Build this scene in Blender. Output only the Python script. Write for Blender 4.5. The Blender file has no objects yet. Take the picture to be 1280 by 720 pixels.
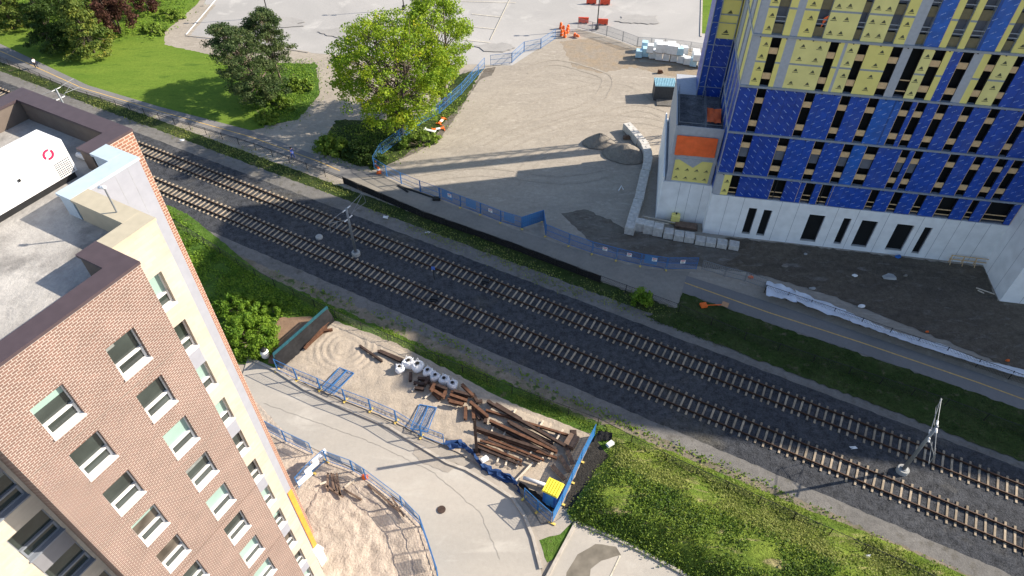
import bpy, math, random
import numpy as np
from mathutils import Vector, Matrix, Euler
random.seed(7); RNG = np.random.default_rng(7)
S = bpy.context.scene
COL = S.collection
R = math.radians
PI = math.pi

# ------------------------------------------------------------------ camera
H = 54.0
F = 850.0
cam = bpy.data.cameras.new('camera'); camo = bpy.data.objects.new('camera', cam); COL.objects.link(camo)
camo.location = (0, 0, H); camo.rotation_euler = (R(45), 0, 0)
cam.sensor_width = 36; cam.lens = F / 1280 * 36; cam.clip_end = 3000; cam.clip_start = 0.5
S.camera = camo
# ------------------------------------------------------------------ sky and sun
SUN_EL = 30.7; SX, SY = 0.983, 0.182
w = bpy.data.worlds.new('World'); S.world = w; w.use_nodes = True
nt = w.node_tree; sky = nt.nodes.new('ShaderNodeTexSky'); sky.sky_type = 'NISHITA'; sky.sun_disc = False
sky.sun_elevation = R(SUN_EL); sky.sun_rotation = math.atan2(SX, SY)
bg = nt.nodes['Background']; bg.inputs[1].default_value = 0.115
nt.links.new(sky.outputs[0], bg.inputs[0])
sl = bpy.data.lights.new('sun', 'SUN'); sl.energy = 5.0; sl.angle = R(0.6); sl.color = (1, 0.90, 0.75)
so = bpy.data.objects.new('sun', sl); COL.objects.link(so)
so.rotation_euler = Vector((-SX * math.cos(R(SUN_EL)), -SY * math.cos(R(SUN_EL)), -math.sin(R(SUN_EL)))).to_track_quat('-Z', 'Y').to_euler()
so.location = (80, 15, 90)
S.view_settings.view_transform = 'Standard'; S.view_settings.look = 'None'
S.view_settings.exposure = 0.9; S.view_settings.gamma = 1

# ------------------------------------------------------------------ photo measurements -> metres
C7 = math.sqrt(0.5)
def ray(x, y):
    u = x - 640; v = y - 360
    return (u, C7 * (F - v), -C7 * (F + v))
def at(x, y, z=0.0):
    q = ray(x, y); k = (z - H) / q[2]
    return Vector((q[0] * k, q[1] * k, z))

# ------------------------------------------------------------------ materials
def new_mat(name):
    m = bpy.data.materials.new(name); m.use_nodes = True
    return m, m.node_tree.nodes, m.node_tree.links, m.node_tree.nodes['Principled BSDF']
def lin(c):
    return tuple(((v / 255) / 12.92 if v / 255 <= 0.04045 else ((v / 255 + 0.055) / 1.055) ** 2.4) for v in c) + (1,)
def mat(name, c, rough=0.6, metal=0.0, var=0.12, scale=3.0, bump=0.0, spec=0.3, alpha=1.0, coord='Object'):
    """painted / solid surface with slight uneven wear"""
    m, N, L, B = new_mat(name)
    if len(c) == 3: c = tuple(c) + (1,)
    tc = N.new('ShaderNodeTexCoord'); no = N.new('ShaderNodeTexNoise'); no.inputs['Scale'].default_value = scale; no.inputs['Detail'].default_value = 6
    L.new(tc.outputs[coord], no.inputs['Vector'])
    mr = N.new('ShaderNodeMapRange'); mr.inputs[1].default_value = .3; mr.inputs[2].default_value = .7
    mr.inputs[3].default_value = 1 - var; mr.inputs[4].default_value = 1 + var
    L.new(no.outputs['Fac'], mr.inputs[0])
    mx = N.new('ShaderNodeVectorMath'); mx.operation = 'SCALE'; mx.inputs[0].default_value = c[:3]
    L.new(mr.outputs[0], mx.inputs['Scale']); L.new(mx.outputs[0], B.inputs['Base Color'])
    B.inputs['Roughness'].default_value = rough; B.inputs['Metallic'].default_value = metal
    B.inputs['Specular IOR Level'].default_value = spec; B.inputs['Alpha'].default_value = alpha
    if bump:
        b = N.new('ShaderNodeBump'); b.inputs['Strength'].default_value = bump; b.inputs['Distance'].default_value = .05
        L.new(no.outputs['Fac'], b.inputs['Height']); L.new(b.outputs[0], B.inputs['Normal'])
    return m
def ground(name, c1, c2, c3=None, s1=.12, s2=1.3, s3=14., grain=.35, bump=.5, dist=.08, stretch=None, distort=0.0, c3amt=(.55, .68)):
    """earth, gravel, asphalt, grass: patches at three sizes plus grain"""
    m, N, L, B = new_mat(name)
    tc = N.new('ShaderNodeTexCoord'); vec = tc.outputs['Object']
    if stretch:
        mp = N.new('ShaderNodeMapping'); mp.inputs['Rotation'].default_value = (0, 0, stretch[0]); mp.inputs['Scale'].default_value = (stretch[1], stretch[2], 1)
        L.new(vec, mp.inputs[0]); svec = mp.outputs[0]
    else: svec = vec
    def noise(sc, det=5, v=vec, d=0.0, rough=.6):
        n = N.new('ShaderNodeTexNoise'); n.inputs['Scale'].default_value = sc; n.inputs['Detail'].default_value = det
        n.inputs['Roughness'].default_value = rough; n.inputs['Distortion'].default_value = d; L.new(v, n.inputs['Vector']); return n.outputs['Fac']
    def ramp(f, a, b):
        r = N.new('ShaderNodeMapRange'); r.inputs[1].default_value = a; r.inputs[2].default_value = b; L.new(f, r.inputs[0]); return r.outputs[0]
    def mix(f, a, b):
        x = N.new('ShaderNodeMix'); x.data_type = 'RGBA'; L.new(f, x.inputs[0])
        for i, k in ((6, a), (7, b)):
            if isinstance(k, tuple): x.inputs[i].default_value = k
            else: L.new(k, x.inputs[i])
        return x.outputs[2]
    a = ramp(noise(s1, 8, svec, distort, .65), .36, .64)
    col = mix(a, tuple(c1) + (1,), tuple(c2) + (1,))
    if c3:
        b = ramp(noise(s2, 6, svec, distort), c3amt[0], c3amt[1])
        col = mix(b, col, tuple(c3) + (1,))
    g = noise(s3, 4, vec, 0, .75); g2 = noise(s3 * .22, 4, vec, 0, .7)
    ad = N.new('ShaderNodeMath'); ad.operation = 'ADD'; L.new(g, ad.inputs[0]); L.new(g2, ad.inputs[1])
    r = N.new('ShaderNodeMapRange'); r.inputs[1].default_value = .7; r.inputs[2].default_value = 1.3
    r.inputs[3].default_value = 1 - grain; r.inputs[4].default_value = 1 + grain; L.new(ad.outputs[0], r.inputs[0])
    sc = N.new('ShaderNodeVectorMath'); sc.operation = 'SCALE'; L.new(col, sc.inputs[0]); L.new(r.outputs[0], sc.inputs['Scale'])
    L.new(sc.outputs[0], B.inputs['Base Color']); B.inputs['Roughness'].default_value = .95; B.inputs['Specular IOR Level'].default_value = .1
    bp = N.new('ShaderNodeBump'); bp.inputs['Strength'].default_value = bump; bp.inputs['Distance'].default_value = dist
    L.new(ad.outputs[0], bp.inputs['Height']); L.new(bp.outputs[0], B.inputs['Normal'])
    return m
def leaf_mat(name, c1, c2, c3=None):
    m, N, L, B = new_mat(name)
    ge = N.new('ShaderNodeNewGeometry'); tc = N.new('ShaderNodeTexCoord')
    no = N.new('ShaderNodeTexNoise'); no.inputs['Scale'].default_value = .45; no.inputs['Detail'].default_value = 2; L.new(tc.outputs['Object'], no.inputs['Vector'])
    ad = N.new('ShaderNodeMath'); ad.operation = 'MULTIPLY_ADD'; L.new(no.outputs['Fac'], ad.inputs[0]); ad.inputs[1].default_value = 1.6; ad.inputs[2].default_value = -.55
    ad2 = N.new('ShaderNodeMath'); ad2.operation = 'MULTIPLY_ADD'; L.new(ge.outputs['Random Per Island'], ad2.inputs[0]); ad2.inputs[1].default_value = .5; L.new(ad.outputs[0], ad2.inputs[2])
    cr = N.new('ShaderNodeValToRGB'); cr.color_ramp.elements[0].color = tuple(c1) + (1,); cr.color_ramp.elements[1].color = tuple(c2) + (1,)
    cr.color_ramp.elements[0].position = .15; cr.color_ramp.elements[1].position = .8
    if c3:
        e = cr.color_ramp.elements.new(.95); e.color = tuple(c3) + (1,)
    L.new(ad2.outputs[0], cr.inputs[0]); L.new(cr.outputs[0], B.inputs['Base Color']); B.inputs['Roughness'].default_value = .6; B.inputs['Specular IOR Level'].default_value = .2
    tr = N.new('ShaderNodeBsdfTranslucent'); L.new(cr.outputs[0], tr.inputs[0])
    ms = N.new('ShaderNodeMixShader'); ms.inputs[0].default_value = .4; L.new(B.outputs[0], ms.inputs[1]); L.new(tr.outputs[0], ms.inputs[2])
    L.new(ms.outputs[0], N['Material Output'].inputs[0])
    return m
def mesh_mat(name, c, gap=.16, wire=.05, base_alpha=0.0, axes='xz'):
    """wire mesh: a procedural grid of wires with holes; fine enough to read as a veil"""
    m, N, L, B = new_mat(name)
    B.inputs['Base Color'].default_value = tuple(c) + (1,); B.inputs['Roughness'].default_value = .5
    tc = N.new('ShaderNodeTexCoord'); sp = N.new('ShaderNodeSeparateXYZ'); L.new(tc.outputs['Object'], sp.inputs[0])
    outs = []
    for ax in (0, 2):
        d = N.new('ShaderNodeMath'); d.operation = 'DIVIDE'; L.new(sp.outputs[ax], d.inputs[0]); d.inputs[1].default_value = gap
        fr = N.new('ShaderNodeMath'); fr.operation = 'FRACT'; L.new(d.outputs[0], fr.inputs[0])
        lt = N.new('ShaderNodeMath'); lt.operation = 'LESS_THAN'; L.new(fr.outputs[0], lt.inputs[0]); lt.inputs[1].default_value = wire / gap
        outs.append(lt.outputs[0])
    mx = N.new('ShaderNodeMath'); mx.operation = 'MAXIMUM'; L.new(outs[0], mx.inputs[0]); L.new(outs[1], mx.inputs[1])
    m2 = N.new('ShaderNodeMath'); m2.operation = 'MAXIMUM'; L.new(mx.outputs[0], m2.inputs[0]); m2.inputs[1].default_value = base_alpha
    L.new(m2.outputs[0], B.inputs['Alpha'])
    return m
def brick_mat(name, c1, c2, mortar, bw=.42, bh=.15, ms=.022, vary=.1):
    m, N, L, B = new_mat(name)
    tc = N.new('ShaderNodeTexCoord'); sp = N.new('ShaderNodeSeparateXYZ'); L.new(tc.outputs['Object'], sp.inputs[0])
    ad = N.new('ShaderNodeMath'); L.new(sp.outputs[0], ad.inputs[0]); L.new(sp.outputs[1], ad.inputs[1])
    cb = N.new('ShaderNodeCombineXYZ'); L.new(ad.outputs[0], cb.inputs[0]); L.new(sp.outputs[2], cb.inputs[1])
    br = N.new('ShaderNodeTexBrick'); br.inputs['Scale'].default_value = 1; br.inputs['Brick Width'].default_value = bw; br.inputs['Row Height'].default_value = bh
    br.inputs['Mortar Size'].default_value = ms; br.inputs['Mortar Smooth'].default_value = .1; br.inputs['Bias'].default_value = 0
    br.inputs['Color1'].default_value = tuple(c1) + (1,); br.inputs['Color2'].default_value = tuple(c2) + (1,); br.inputs['Mortar'].default_value = tuple(mortar) + (1,)
    L.new(cb.outputs[0], br.inputs['Vector'])
    no = N.new('ShaderNodeTexNoise'); no.inputs['Scale'].default_value = .7; no.inputs['Detail'].default_value = 6; L.new(tc.outputs['Object'], no.inputs['Vector'])
    mr = N.new('ShaderNodeMapRange'); mr.inputs[1].default_value = .3; mr.inputs[2].default_value = .7; mr.inputs[3].default_value = 1 - vary; mr.inputs[4].default_value = 1 + vary; L.new(no.outputs['Fac'], mr.inputs[0])
    sc = N.new('ShaderNodeVectorMath'); sc.operation = 'SCALE'; L.new(br.outputs['Color'], sc.inputs[0]); L.new(mr.outputs[0], sc.inputs['Scale'])
    L.new(sc.outputs[0], B.inputs['Base Color']); B.inputs['Roughness'].default_value = .85; B.inputs['Specular IOR Level'].default_value = .2
    bp = N.new('ShaderNodeBump'); bp.inputs['Strength'].default_value = .4; bp.inputs['Distance'].default_value = .01; bp.invert = True
    L.new(br.outputs['Fac'], bp.inputs['Height']); L.new(bp.outputs[0], B.inputs['Normal'])
    return m
def membrane_mat(name, c, ang, seam=1.15):
    """blue sheet membrane with slanting white lettering dashes and vertical seams"""
    m, N, L, B = new_mat(name)
    tc = N.new('ShaderNodeTexCoord'); sp = N.new('ShaderNodeSeparateXYZ'); L.new(tc.outputs['Object'], sp.inputs[0])
    ad = N.new('ShaderNodeMath'); L.new(sp.outputs[0], ad.inputs[0]); L.new(sp.outputs[1], ad.inputs[1])
    def M(op, a, b=None):
        n = N.new('ShaderNodeMath'); n.operation = op
        for i, k in enumerate((a, b)):
            if k is None: continue
            if isinstance(k, (int, float)): n.inputs[i].default_value = k
            else: L.new(k, n.inputs[i])
        return n.outputs[0]
    ca, sa = math.cos(ang), math.sin(ang)
    u = M('ADD', M('MULTIPLY', ad.outputs[0], ca), M('MULTIPLY', sp.outputs[2], sa))
    v = M('SUBTRACT', M('MULTIPLY', sp.outputs[2], ca), M('MULTIPLY', ad.outputs[0], sa))
    row = M('FLOOR', M('DIVIDE', v, .62))
    fv = M('FRACT', M('DIVIDE', v, .62))
    fu = M('FRACT', M('ADD', M('DIVIDE', u, 1.05), M('MULTIPLY', row, .37)))
    dash = M('MULTIPLY', M('LESS_THAN', fu, .42), M('LESS_THAN', fv, .10))
    wob = N.new('ShaderNodeTexNoise'); wob.inputs['Scale'].default_value = 9; L.new(tc.outputs['Object'], wob.inputs['Vector'])
    dash = M('MULTIPLY', dash, M('GREATER_THAN', wob.outputs['Fac'], .42))
    sm = M('LESS_THAN', M('FRACT', M('DIVIDE', ad.outputs[0], seam)), .035)
    no = N.new('ShaderNodeTexNoise'); no.inputs['Scale'].default_value = 1.2; no.inputs['Detail'].default_value = 5; L.new(tc.outputs['Object'], no.inputs['Vector'])
    mr = N.new('ShaderNodeMapRange'); mr.inputs[1].default_value = .3; mr.inputs[2].default_value = .7; mr.inputs[3].default_value = .8; mr.inputs[4].default_value = 1.2; L.new(no.outputs['Fac'], mr.inputs[0])
    s0 = N.new('ShaderNodeVectorMath'); s0.operation = 'SCALE'; s0.inputs[0].default_value = c; L.new(mr.outputs[0], s0.inputs['Scale'])
    x1 = N.new('ShaderNodeMix'); x1.data_type = 'RGBA'; L.new(sm, x1.inputs[0]); L.new(s0.outputs[0], x1.inputs[6]); x1.inputs[7].default_value = tuple(k * .55 for k in c) + (1,)
    x2 = N.new('ShaderNodeMix'); x2.data_type = 'RGBA'; L.new(dash, x2.inputs[0]); L.new(x1.outputs[2], x2.inputs[6]); x2.inputs[7].default_value = (.3, .42, .7, 1)
    wr = N.new('ShaderNodeTexNoise'); wr.inputs['Scale'].default_value = 1.6; wr.inputs['Detail'].default_value = 4; wr.inputs['Distortion'].default_value = 1.5; L.new(tc.outputs['Object'], wr.inputs['Vector'])
    bp = N.new('ShaderNodeBump'); bp.inputs['Strength'].default_value = .6; bp.inputs['Distance'].default_value = .08; L.new(wr.outputs['Fac'], bp.inputs['Height']); L.new(bp.outputs[0], B.inputs['Normal'])
    dn = N.new('ShaderNodeTexNoise'); dn.inputs['Scale'].default_value = .35; dn.inputs['Detail'].default_value = 8; L.new(tc.outputs['Object'], dn.inputs['Vector'])
    dr = N.new('ShaderNodeMapRange'); dr.inputs[1].default_value = .5; dr.inputs[2].default_value = .75; dr.inputs[3].default_value = 0; dr.inputs[4].default_value = .35; L.new(dn.outputs['Fac'], dr.inputs[0])
    x3 = N.new('ShaderNodeMix'); x3.data_type = 'RGBA'; L.new(dr.outputs[0], x3.inputs[0]); L.new(x2.outputs[2], x3.inputs[6]); x3.inputs[7].default_value = (.09, .12, .3, 1)
    L.new(x3.outputs[2], B.inputs['Base Color']); B.inputs['Roughness'].default_value = .42
    return m

M = {}
M['dirt'] = ground('packed dirt', (.355, .315, .265), (.30, .266, .225), (.395, .352, .30), s1=.09, s2=.5, s3=9, grain=.16, bump=.25, stretch=(R(20), 1, 2.6), distort=1.2)
M['dirt_dark'] = ground('dark churned dirt', (.165, .15, .13), (.125, .105, .085), (.2, .185, .165), s1=.2, s2=.7, s3=7, grain=.22, bump=.45, stretch=(R(10), 1, 2.2), distort=1.5)
M['gravel_path'] = ground('fine grey gravel', (.28, .255, .22), (.235, .215, .188), None, s1=.3, s3=11, grain=.14, bump=.25)
M['mud'] = ground('dark wet earth', (.098, .082, .065), (.135, .112, .085), (.18, .16, .14), s1=.18, s2=.55, s3=7, grain=.35, bump=.6, stretch=(R(15), 1, 2.4), distort=1.0, c3amt=(.56, .72))
M['ochre'] = ground('ochre clay', (.30, .235, .165), (.27, .235, .195), None, s1=.4, s3=8, grain=.2, bump=.4)
M['lot'] = ground('old pale asphalt', (.40, .385, .37), (.33, .32, .31), (.44, .425, .405), s1=.05, s2=.16, s3=16, grain=.07, bump=.1, distort=.6)
M['path'] = ground('path asphalt', (.215, .205, .2), (.18, .175, .172), None, s1=.15, s3=14, grain=.09, bump=.12)
M['road'] = ground('pale road concrete', (.42, .385, .34), (.36, .335, .3), (.45, .42, .375), s1=.09, s2=.3, s3=14, grain=.06, bump=.1, stretch=(R(-35), .6, 1.6), distort=.5)
M['walk'] = ground('concrete sidewalk', (.37, .33, .285), (.31, .28, .245), None, s1=.3, s3=12, grain=.12, bump=.2)
M['sand'] = ground('loose sand', (.42, .355, .285), (.365, .31, .25), (.32, .27, .215), s1=.16, s2=.6, s3=4.5, grain=.13, bump=.55, dist=.12, distort=1.4, stretch=(R(-25), 1, 2.0), c3amt=(.58, .7))
M['sand_rut'] = ground('rutted sand', (.49, .41, .34), (.44, .37, .305), (.38, .32, .265), s1=.2, s2=.8, s3=3, grain=.18, bump=.8, dist=.2, distort=2.0, stretch=(R(35), 1.8, .8), c3amt=(.56, .7))
M['ballast'] = ground('dark crushed ballast', (.055, .058, .066), (.07, .072, .078), (.12, .11, .09), s1=.1, s2=.09, s3=7, grain=.62, bump=.9, dist=.12, c3amt=(.56, .72))
M['shoulder'] = ground('grey gravel shoulder', (.19, .18, .168), (.15, .143, .135), (.12, .112, .098), s1=.25, s2=.8, s3=8, grain=.25, bump=.5)
M['drysoil'] = ground('dry verge soil', (.24, .2, .16), (.16, .14, .1), (.07, .1, .035), s1=.4, s2=1.1, s3=8, grain=.28, bump=.5, c3amt=(.54, .62))
M['lawn'] = ground('mown lawn', (.10, .17, .022), (.145, .21, .03), (.08, .14, .02), s1=.1, s2=.5, s3=10, grain=.22, bump=.35, stretch=(R(-30), .6, 2))
M['verge'] = ground('rough verge grass', (.036, .062, .016), (.06, .078, .028), (.12, .11, .066), s1=.25, s2=.9, s3=7, grain=.45, bump=.9, dist=.2, c3amt=(.58, .7))
M['strip'] = ground('green verge grass', (.062, .125, .02), (.1, .17, .03), (.17, .15, .08), s1=.25, s2=.8, s3=7, grain=.4, bump=.8, dist=.2, c3amt=(.6, .72))
M['berm'] = ground('long berm grass', (.09, .145, .022), (.185, .24, .04), (.3, .265, .13), s1=.3, s2=.8, s3=5, grain=.6, bump=.9, dist=.25, stretch=(R(28), .45, 1.6), distort=.8, c3amt=(.54, .68))
M['soil'] = ground('black soil', (.035, .033, .031), (.05, .044, .038), (.16, .13, .095), s1=.5, s2=.7, s3=6, grain=.4, bump=.9, dist=.2, c3amt=(.62, .7))
M['brownsoil'] = ground('brown raked soil', (.25, .165, .11), (.21, .14, .095), None, s1=.6, s3=7, grain=.2, bump=.5)
M['mound'] = ground('gravel heap', (.25, .225, .195), (.2, .18, .157), None, s1=.5, s3=6, grain=.3, bump=.7)
M['darkstone'] = ground('dark roof ballast stones', (.12, .12, .128), (.16, .16, .165), None, s1=.5, s3=5, grain=.6, bump=.8)
M['roofgravel'] = ground('pale roof gravel', (.44, .42, .395), (.34, .325, .31), (.23, .22, .21), s1=.35, s2=.5, s3=7, grain=.16, bump=.4, c3amt=(.52, .68))
M['kerb'] = mat('kerb concrete', (.42, .38, .33), .9, var=.15, scale=2, bump=.2)
M['concrete'] = mat('cast concrete', (.36, .36, .35), .85, var=.12, scale=1.5)
M['blockconc'] = mat('weathered block concrete', (.5, .48, .45), .9, var=.2, scale=2.5, bump=.2)
M['tie'] = mat('concrete sleeper', (.34, .275, .2), .9, var=.25, scale=2.5, bump=.2)
_n = M['tie'].node_tree; _oi = _n.nodes.new('ShaderNodeObjectInfo'); _mr = _n.nodes.new('ShaderNodeMapRange'); _mr.inputs[3].default_value = .72; _mr.inputs[4].default_value = 1.15
_sc = _n.nodes.new('ShaderNodeVectorMath'); _sc.operation = 'SCALE'; _bs = _n.nodes['Principled BSDF']; _src = _bs.inputs['Base Color'].links[0].from_socket
_n.links.new(_oi.outputs['Random'], _mr.inputs[0]); _n.links.new(_src, _sc.inputs[0]); _n.links.new(_mr.outputs[0], _sc.inputs['Scale']); _n.links.new(_sc.outputs[0], _bs.inputs['Base Color'])
M['rail'] = mat('rusty rail side', (.055, .03, .02), .8, metal=.1, var=.25, scale=6)
M['railtop'] = mat('worn rail head', (.085, .05, .035), .55, metal=.3, var=.2, scale=4)
M['yellowline'] = mat('yellow line paint', (.62, .4, .12), .8, var=.2, scale=4)
M['whiteline'] = mat('white line paint', (.75, .74, .72), .8, var=.2, scale=4)
M['paleline'] = mat('worn pale line paint', (.55, .5, .4), .9, var=.25, scale=3)
M['brick'] = brick_mat('red brown brick', (.205, .12, .098), (.16, .098, .082), (.43, .37, .33), .22, .1, .0125)
M['brick2'] = brick_mat('orange brown brick', (.29, .14, .095), (.24, .115, .08), (.5, .4, .33), .3, .14, .016)
M['cream'] = brick_mat('cream brick', (.44, .39, .33), (.49, .44, .375), (.46, .41, .345), .5, .17, .012)
M['greypanel'] = mat('pale grey metal panel', (.30, .31, .36), .5, var=.05)
M['greydark'] = mat('slate grey panel', (.2, .2, .22), .5, var=.05)
M['capbrown'] = mat('aubergine metal coping', (.075, .055, .062), .45, var=.08)
M['innerbrown'] = mat('brown inner parapet', (.15, .12, .1), .7, var=.1)
M['captan'] = mat('tan metal coping', (.45, .4, .3), .5, var=.06)
M['capblue'] = mat('pale blue metal coping', (.44, .53, .61), .45, var=.05)
M['white'] = mat('white paint', (.8, .8, .8), .5, var=.04)
M['offwhite'] = mat('off white upvc', (.74, .73, .72), .4, var=.04)
M['winframe'] = mat('grey window frame', (.2, .22, .26), .4, var=.05)
M['glass'] = mat('dark window glass', (.035, .045, .042), .06, spec=.6, var=.4, scale=.8)
M['blind'] = mat('window with mint blind', (.27, .385, .35), .3, var=.12, scale=.6)
M['glasswarm'] = mat('window glass with warm room', (.1, .085, .07), .1, spec=.5, var=.5, scale=1.2)
M['curtain'] = mat('pale grey curtain', (.2, .215, .21), .8, var=.25, scale=5)
M['curtain2'] = mat('dim olive curtain', (.075, .075, .06), .8, var=.3, scale=5)
M['orange'] = mat('orange sheathing', (.8, .3, .05), .6, var=.15, scale=2)
M['podium'] = mat('white precast panel', (.79, .80, .81), .7, var=.08, scale=.9, bump=.05)
M['podjoint'] = mat('panel joint', (.3, .31, .34), .8)
M['bluea'] = membrane_mat('blue membrane rising print', (.009, .066, .39), R(32))
M['blueb'] = membrane_mat('blue membrane falling print', (.008, .05, .33), R(-42))
M['bluec'] = membrane_mat('bright blue membrane', (.013, .11, .46), R(32), 5)
M['yellow'] = mat('yellow sheathing board', (.80, .70, .22), .75, var=.05, scale=1)
M['yellowpale'] = mat('faded yellow sheathing board', (.78, .70, .27), .8, var=.1, scale=.7)
M['mark'] = mat('dark printed mark', (.11, .11, .06), .8)
M['gypsum'] = mat('grey steel sheathing', (.4, .42, .46), .6, var=.08)
M['tape'] = mat('grey joint strip', (.3, .33, .35), .6)
M['ledge'] = mat('galvanised shelf angle', (.3, .34, .4), .45, metal=.3, var=.1)
M['plywood'] = mat('plywood guard board', (.66, .45, .24), .8, var=.12, scale=4)
M['interior'] = mat('unfinished interior with painted shade', (.008, .009, .01), .9, var=.3, scale=.5)  # near-black: the shade inside the openings is put into the colour
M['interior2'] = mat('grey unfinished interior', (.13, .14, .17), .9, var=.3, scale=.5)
M['olive'] = mat('olive gypsum board', (.2, .17, .1), .9, var=.1)
M['tarporange'] = mat('orange tarpaulin', (.9, .16, .045), .5, var=.12, scale=1.5, bump=.5)
M['black'] = mat('black fabric', (.014, .014, .016), .9, var=.3)
M['blacksteel'] = mat('black steel', (.02, .02, .022), .5, var=.2)
M['chain'] = mesh_mat('black chain link', (.018, .018, .02), .14, .035)
M['fencemesh'] = mesh_mat('blue welded mesh', (.09, .23, .47), .15, .012)
M['scrim'] = mesh_mat('blue privacy slats', (.02, .16, .4), .3, .05, .82)
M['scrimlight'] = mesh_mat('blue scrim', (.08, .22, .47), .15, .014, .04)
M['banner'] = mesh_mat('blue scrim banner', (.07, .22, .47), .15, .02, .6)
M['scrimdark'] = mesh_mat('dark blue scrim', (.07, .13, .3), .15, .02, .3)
M['greymesh'] = mesh_mat('grey chain link', (.3, .31, .33), .2, .03)
M['bluesteel'] = mat('blue painted steel', (.035, .15, .38), .45, var=.15)
M['greysteel'] = mat('galvanised steel', (.2, .215, .235), .5, metal=.3, var=.12)
M['teal'] = mat('teal painted steel', (.02, .085, .11), .5, var=.15)
M['footyellow'] = mat('yellow fence foot', (.7, .5, .12), .7)
M['footred'] = mat('red fence foot', (.6, .12, .06), .7)
M['rust'] = mat('rusty steel', (.12, .058, .034), .85, var=.35, scale=2.5, bump=.3)
M['rustdark'] = mat('dark brown steel', (.06, .038, .03), .8, var=.35, scale=2.5, bump=.3)
M['timber'] = mat('pale timber', (.58, .5, .4), .85, var=.15, scale=4)
M['brownwood'] = mat('weathered brown wood', (.17, .115, .085), .9, var=.25, scale=3)
M['bag'] = mat('white woven bag', (.74, .74, .76), .8, var=.08, scale=4, bump=.6)
M['bagwrap'] = mat('white wrapped bundle', (.74, .75, .76), .5, var=.08, scale=2, bump=.3)
M['bagblue'] = mat('pale blue wrapped bundle', (.4, .6, .72), .5, var=.12, scale=2, bump=.3)
M['tarpwhite'] = mat('white tarpaulin', (.78, .82, .88), .45, var=.1, scale=1.5, bump=.6)
M['toiletblue'] = mat('blue plastic cabin', (.015, .12, .42), .4, var=.06)
M['toiletyellow'] = mat('yellow plastic roof', (.78, .68, .07), .4, var=.05)
M['pvc'] = mat('grey white pipe', (.62, .62, .63), .4, var=.05)
M['barrier'] = mat('red plastic barrier', (.72, .09, .04), .5, var=.1)
M['barrel'] = mat('orange plastic drum', (.85, .16, .03), .5, var=.1)
M['netting'] = mat('crumpled blue netting', (.014, .045, .14), .8, var=.35, scale=4, bump=.5)
M['signred'] = mat('red sign print', (.6, .06, .06), .6)
M['steelroof'] = mat('teal corrugated roof', (.3, .5, .58), .45, var=.12, scale=2)
M['containerside'] = mat('dark steel container', (.045, .055, .07), .6, var=.15)
M['bark'] = mat('grey brown bark', (.12, .095, .075), .95, var=.3, scale=3, bump=.5)
M['pinebark'] = mat('pale pine bark', (.22, .17, .14), .95, var=.3, scale=3, bump=.5)
M['leaf_maple'] = leaf_mat('spring maple leaves', (.12, .23, .018), (.33, .43, .026), (.48, .46, .035))
M['leaf_bright'] = leaf_mat('light green leaves', (.17, .29, .02), (.33, .44, .04))
M['leaf_pine'] = leaf_mat('pine needles', (.045, .082, .028), (.125, .17, .06), (.18, .18, .08))
M['leaf_larch'] = leaf_mat('larch needles', (.07, .13, .03), (.22, .26, .05), (.36, .31, .05))
M['leaf_green'] = leaf_mat('dark green leaves', (.03, .065, .016), (.075, .125, .025))
M['leaf_bush'] = leaf_mat('bush leaves', (.09, .19, .018), (.22, .34, .035))
M['leaf_purple'] = leaf_mat('purple leaves', (.05, .022, .02), (.13, .06, .04), (.15, .09, .05))
M['leaf_weed'] = leaf_mat('weed leaves', (.10, .185, .024), (.25, .34, .05))
M['leaf_dry'] = leaf_mat('dry grass blades', (.15, .2, .04), (.3, .33, .09))
M['leaf_short'] = leaf_mat('short grass blades', (.12, .19, .025), (.26, .32, .05), (.42, .38, .18))
M['skin'] = mat('skin', (.45, .28, .2), .6)
M['hair'] = mat('dark hair', (.03, .02, .015), .8)
M['shirtwhite'] = mat('white shirt', (.8, .8, .82), .8)
M['shirtblue'] = mat('blue shirt', (.05, .09, .32), .8)
M['trousersdark'] = mat('dark trousers', (.03, .03, .04), .9)
M['logored'] = mat('crimson ring emblem', (.65, .02, .08), .5)

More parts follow.
